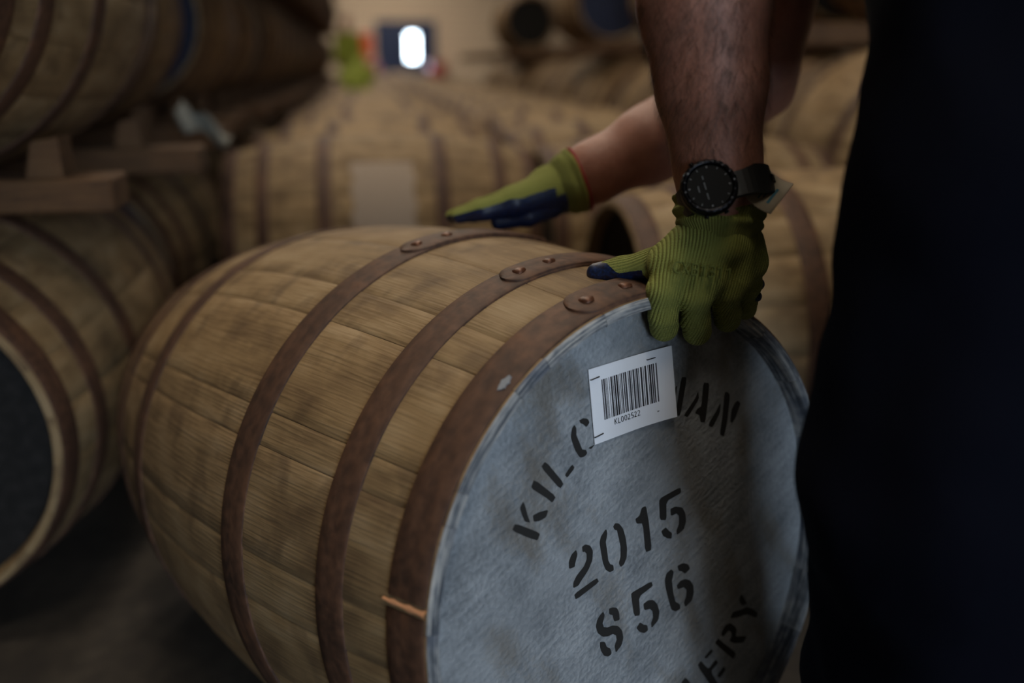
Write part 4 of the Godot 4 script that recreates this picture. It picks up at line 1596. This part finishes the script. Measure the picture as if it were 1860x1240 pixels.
func build_watch() -> void:
	var c := Vector3(0.2817, 0.7227, -0.7312)
	var o := node("wristwatch", c, self)
	tag(o, "black digital wristwatch with a round notched bezel on the hairy left wrist", "watch")
	# y of the watch looks out at the viewer, x along the strap to the right
	var y := Vector3(-0.2385, 0.4010, 0.8845)
	var x := (Vector3(0.3402, 0.7314, -0.7549) - Vector3(0.2693, 0.7140, -0.7606)).normalized()
	x = (x - y * x.dot(y)).normalized()
	o.transform.basis = Basis(x, y, x.cross(y))
	var st := begin()
	lathe(st, [Vector2(0.0001, -0.009), Vector2(0.021, -0.009), Vector2(0.0235, -0.006), Vector2(0.0242, 0.0), Vector2(0.0235, 0.003), Vector2(0.0215, 0.0035)], 64)
	mesh("case", st, M.black_steel, o)
	st = begin()
	var prof := [[0.0228, 0.0028], [0.0236, 0.0042], [0.0228, 0.0062], [0.0205, 0.0066], [0.0188, 0.0052], [0.0186, 0.004]]
	st.set_smooth_group(0)
	for i in prof.size() - 1:
		for k in 120:
			var q := []
			for e in [[i, k + 1], [i, k], [i + 1, k], [i + 1, k + 1]]:
				var a: float = TAU * e[1] / 120.0
				var notch: float = 0.0005 if int(e[1]) % 5 < 2 and e[0] < 3 else 0.0
				q.append(Vector3((prof[e[0]][0] - notch) * cos(a), prof[e[0]][1], (prof[e[0]][0] - notch) * sin(a)))
			quad(st, q[0], q[1], q[2], q[3])
	mesh("bezel", st, M.black_steel, o)
	st = begin()
	lathe(st, [Vector2(0.019, 0.0042), Vector2(0.0001, 0.0042)], 48)
	var dial := mesh("dial", st, M.watch_face, o)
	for k in 12:
		st = begin()
		var a := TAU * k / 12.0 + 0.12
		box(st, Vector3(0.0168 * cos(a), 0.0043, 0.0168 * sin(a)), Vector3(0.0016, 0.0003, 0.0006 if k % 3 else 0.001), Basis(Vector3.UP, -a))
		mesh("hour_marker", st, M.marker, dial)
	# worn white figures on the bezel
	for k in 16:
		st = begin()
		var a := TAU * k / 16.0
		box(st, Vector3(0.0207 * cos(a), 0.00665, 0.0207 * sin(a)), Vector3(0.0015, 0.0002, 0.0005 if k % 2 else 0.0014), Basis(Vector3.UP, -a))
		mesh("bezel_mark", st, M.marker if k % 5 == 0 else M.worn_marker, dial)
	# the rows of the display, read along the arm
	for q in [[-0.0035, -0.0085, 0.0026], [-0.0035, -0.001, 0.0062], [-0.0035, 0.0078, 0.005], [-0.0092, 0.0002, 0.0052]]:
		st = begin()
		var z: float = q[1] - q[2] * 0.5
		while z < q[1] + q[2] * 0.5:
			box(st, Vector3(q[0], 0.0043, z), Vector3(0.0009, 0.0002, 0.0005))
			z += 0.0008
		mesh("display_row", st, M.marker, dial)
	for q in [[-0.35, 0.0242], [0.35, 0.0242], [PI - 0.35, 0.0242], [PI + 0.35, 0.0242]]:
		st = begin()
		var a: float = q[0] - PI * 0.5
		tube(st, [Vector3(0.0232 * cos(a), -0.001, 0.0232 * sin(a)), Vector3(0.0262 * cos(a), -0.001, 0.0262 * sin(a))], [0.002, 0.0022], 10)
		mesh("button", st, M.black_steel, o)
	# strap round the wrist, with a keeper loop
	var wc: Vector3 = o.transform.affine_inverse() * Vector3(0.3080, 0.7234, -0.7712)
	st = begin()
	var pts := []
	for k in 49:
		var a := TAU * k / 48.0
		pts.append(Vector3(wc.x + 0.0405 * cos(a), wc.y + 0.0375 * sin(a), 0.0))
	strap(st, pts, wc, 0.0135, 0.0016)
	mesh("strap", st, M.black_rubber, o)
	st = begin()
	pts = []
	for k in 9:
		var a := -0.25 + 0.75 * k / 8.0
		pts.append(Vector3(wc.x + 0.0428 * cos(a), wc.y + 0.0398 * sin(a), 0.0))
	strap(st, pts, wc, 0.0032, 0.0012)
	mesh("strap_keeper", st, M.black_rubber, o)


func strap(st: SurfaceTool, pts: Array, centre: Vector3, half: float, thick: float) -> void:
	st.set_smooth_group(-1)
	for i in pts.size() - 1:
		var rings := []
		for e in [i, i + 1]:
			var n: Vector3 = (pts[e] - Vector3(centre.x, centre.y, 0)).normalized() * thick
			var z := Vector3(0, 0, half)
			rings.append([pts[e] - n - z, pts[e] + n - z * 0.92, pts[e] + n + z * 0.92, pts[e] - n + z])
		for k in 4:
			var k2 := (k + 1) % 4
			quad(st, rings[0][k], rings[1][k], rings[1][k2], rings[0][k2])


# ---------------------------------------------------------------- far end

func build_far_end() -> void:
	# blue double door with a bright glazed slot
	var d := node("door_2", Vector3(1.3, 0.0, -29.2), self)
	d.set_meta("kind", "structure")
	var st := begin()
	box(st, Vector3(-0.45, 1.05, 0), Vector3(0.9, 2.1, 0.06), Basis.IDENTITY, 0.01)
	mesh("door_leaf", st, M.blue_paint, d)
	st = begin()
	box(st, Vector3(0.47, 0.42, 0), Vector3(0.9, 0.84, 0.06), Basis.IDENTITY, 0.01)
	box(st, Vector3(0.47, 2.04, 0), Vector3(0.9, 0.12, 0.06), Basis.IDENTITY, 0.01)
	box(st, Vector3(0.02, 1.4, 0), Vector3(0.06, 1.2, 0.06))
	box(st, Vector3(0.635, 1.4, 0), Vector3(0.57, 1.2, 0.06))
	box(st, Vector3(0.2, 0.89, 0), Vector3(0.3, 0.14, 0.06))
	box(st, Vector3(0.2, 1.86, 0), Vector3(0.3, 0.28, 0.06))
	mesh("door_leaf", st, M.blue_paint, d)
	st = begin()
	box(st, Vector3(0.2, 1.34, 0), Vector3(0.3, 0.76, 0.02))
	mesh("window_pane", st, M.far_daylight, d)
	var l := AreaLight3D.new()
	l.name = "window_daylight"
	l.area_size = Vector2(0.3, 0.76)
	l.light_energy = 3.0
	l.light_color = Color(0.86, 0.94, 1.0)
	l.area_range = 40.0
	l.area_attenuation = 2.0
	l.shadow_enabled = true
	l.position = Vector3(0.2, 1.34, 0.05)
	l.rotation_degrees.y = 180.0
	d.add_child(l)
	# boards and drums beside the door
	st = begin()
	box(st, Vector3.ZERO, Vector3(1.0, 1.0, 0.04), Basis.IDENTITY, 0.008)
	var o := mesh("notice_board", st, M.white_board, self)
	o.position = Vector3(-0.2, 1.35, -29.17)
	tag(o, "pale board on the far wall left of the blue door", "board")
	st = begin()
	box(st, Vector3.ZERO, Vector3(0.45, 0.7, 0.03), Basis.IDENTITY, 0.008)
	o = mesh("sign_board", st, M.orange_board, self)
	o.position = Vector3(0.08, 1.4, -29.13)
	tag(o, "orange-red board fixed over the pale board on the far wall", "sign")
	for q in [[0.2, "dark red steel drum left of the blue door"], [2.2, "dark red steel drum right of the blue door"]]:
		st = begin()
		lathe(st, [Vector2(0.001, 0), Vector2(0.29, 0), Vector2(0.29, 0.28), Vector2(0.305, 0.3), Vector2(0.29, 0.32), Vector2(0.29, 0.58), Vector2(0.305, 0.6), Vector2(0.29, 0.62), Vector2(0.29, 0.9), Vector2(0.27, 0.9), Vector2(0.27, 0.88), Vector2(0.001, 0.88)], 28)
		o = mesh("steel_drum", st, M.red_paint, self)
		o.position = Vector3(q[0], 0, -28.7)
		tag(o, q[1], "drum")
	# a second worker in a hi-vis jacket far down the aisle
	var b := Vector3(-0.3, 0.0, -20.2)
	var p := node("person", b, self)
	tag(p, "distant worker standing in a yellow hi-vis jacket near the far wall", "person")
	var net := nets([[b + Vector3(0, 1.5, 0), b + Vector3(0, 1.62, -0.01), 0.05, 0.05], [b + Vector3(0, 1.66, 0), b + Vector3(0, 1.7, 0), 0.095, 0.095], [b + Vector3(0.2, 1.38, 0), b + Vector3(0.25, 0.85, 0.08), 0.045, 0.04], [b + Vector3(-0.2, 1.38, 0), b + Vector3(-0.25, 0.85, 0.08), 0.045, 0.04], [b + Vector3(0.2, 1.38, 0), b + Vector3(0, 1.5, 0), 0.05, 0.05], [b + Vector3(-0.2, 1.38, 0), b + Vector3(0, 1.5, 0), 0.05, 0.05]], 0.018, 0.012)
	inst("body", net_mesh(net, b), M.skin, p)
	net = nets([[b + Vector3(0.1, 1.36, 0), b + Vector3(0.09, 0.9, 0), 0.13, 0.14], [b + Vector3(-0.1, 1.36, 0), b + Vector3(-0.09, 0.9, 0), 0.13, 0.14], [b + Vector3(0.2, 1.4, 0), b + Vector3(0.26, 0.92, 0.07), 0.065, 0.055], [b + Vector3(-0.2, 1.4, 0), b + Vector3(-0.26, 0.92, 0.07), 0.065, 0.055]], 0.02, 0.015)
	inst("jacket", net_mesh(net, b), M.hivis, p)
	net = nets([[b + Vector3(0.1, 0.88, 0), b + Vector3(0.12, 0.1, 0), 0.1, 0.07], [b + Vector3(-0.1, 0.88, 0), b + Vector3(-0.12, 0.1, 0), 0.1, 0.07]], 0.02, 0.012)
	inst("trousers", net_mesh(net, b), M.navy, p)
	for x in [-0.12, 0.12]:
		net = nets([[b + Vector3(x, 0.06, -0.02), b + Vector3(x, 0.05, 0.14), 0.055, 0.045]], 0.015, 0.01)
		inst("boot", net_mesh(net, b), M.boot, p)
	# a hi-vis jacket thrown over the barrels
	var cl := FastNoiseLite.new()
	cl.seed = 3
	cl.frequency = 9.0
	var v := jacket_at + Vector3(-0.1, 0.65, 0.0)
	net = nets([[v + Vector3(-0.1, 0.06, 0.02), v + Vector3(0.1, 0.09, 0.0), 0.08, 0.07], [v + Vector3(-0.02, 0.12, 0), v + Vector3(0.03, 0.2, -0.02), 0.07, 0.05], [v + Vector3(0.04, 0.05, 0.12), v + Vector3(0.05, -0.1, 0.26), 0.06, 0.03], [v + Vector3(-0.07, 0.05, 0.1), v + Vector3(-0.08, -0.06, 0.24), 0.06, 0.03]], 0.014, 0.012, cl, 0.03)
	var jk := inst("hivis_jacket", net_mesh(net, v), M.hivis, self)
	jk.position = v
	tag(jk, "yellow hi-vis jacket thrown over the floor row barrels near the left stack", "jacket")
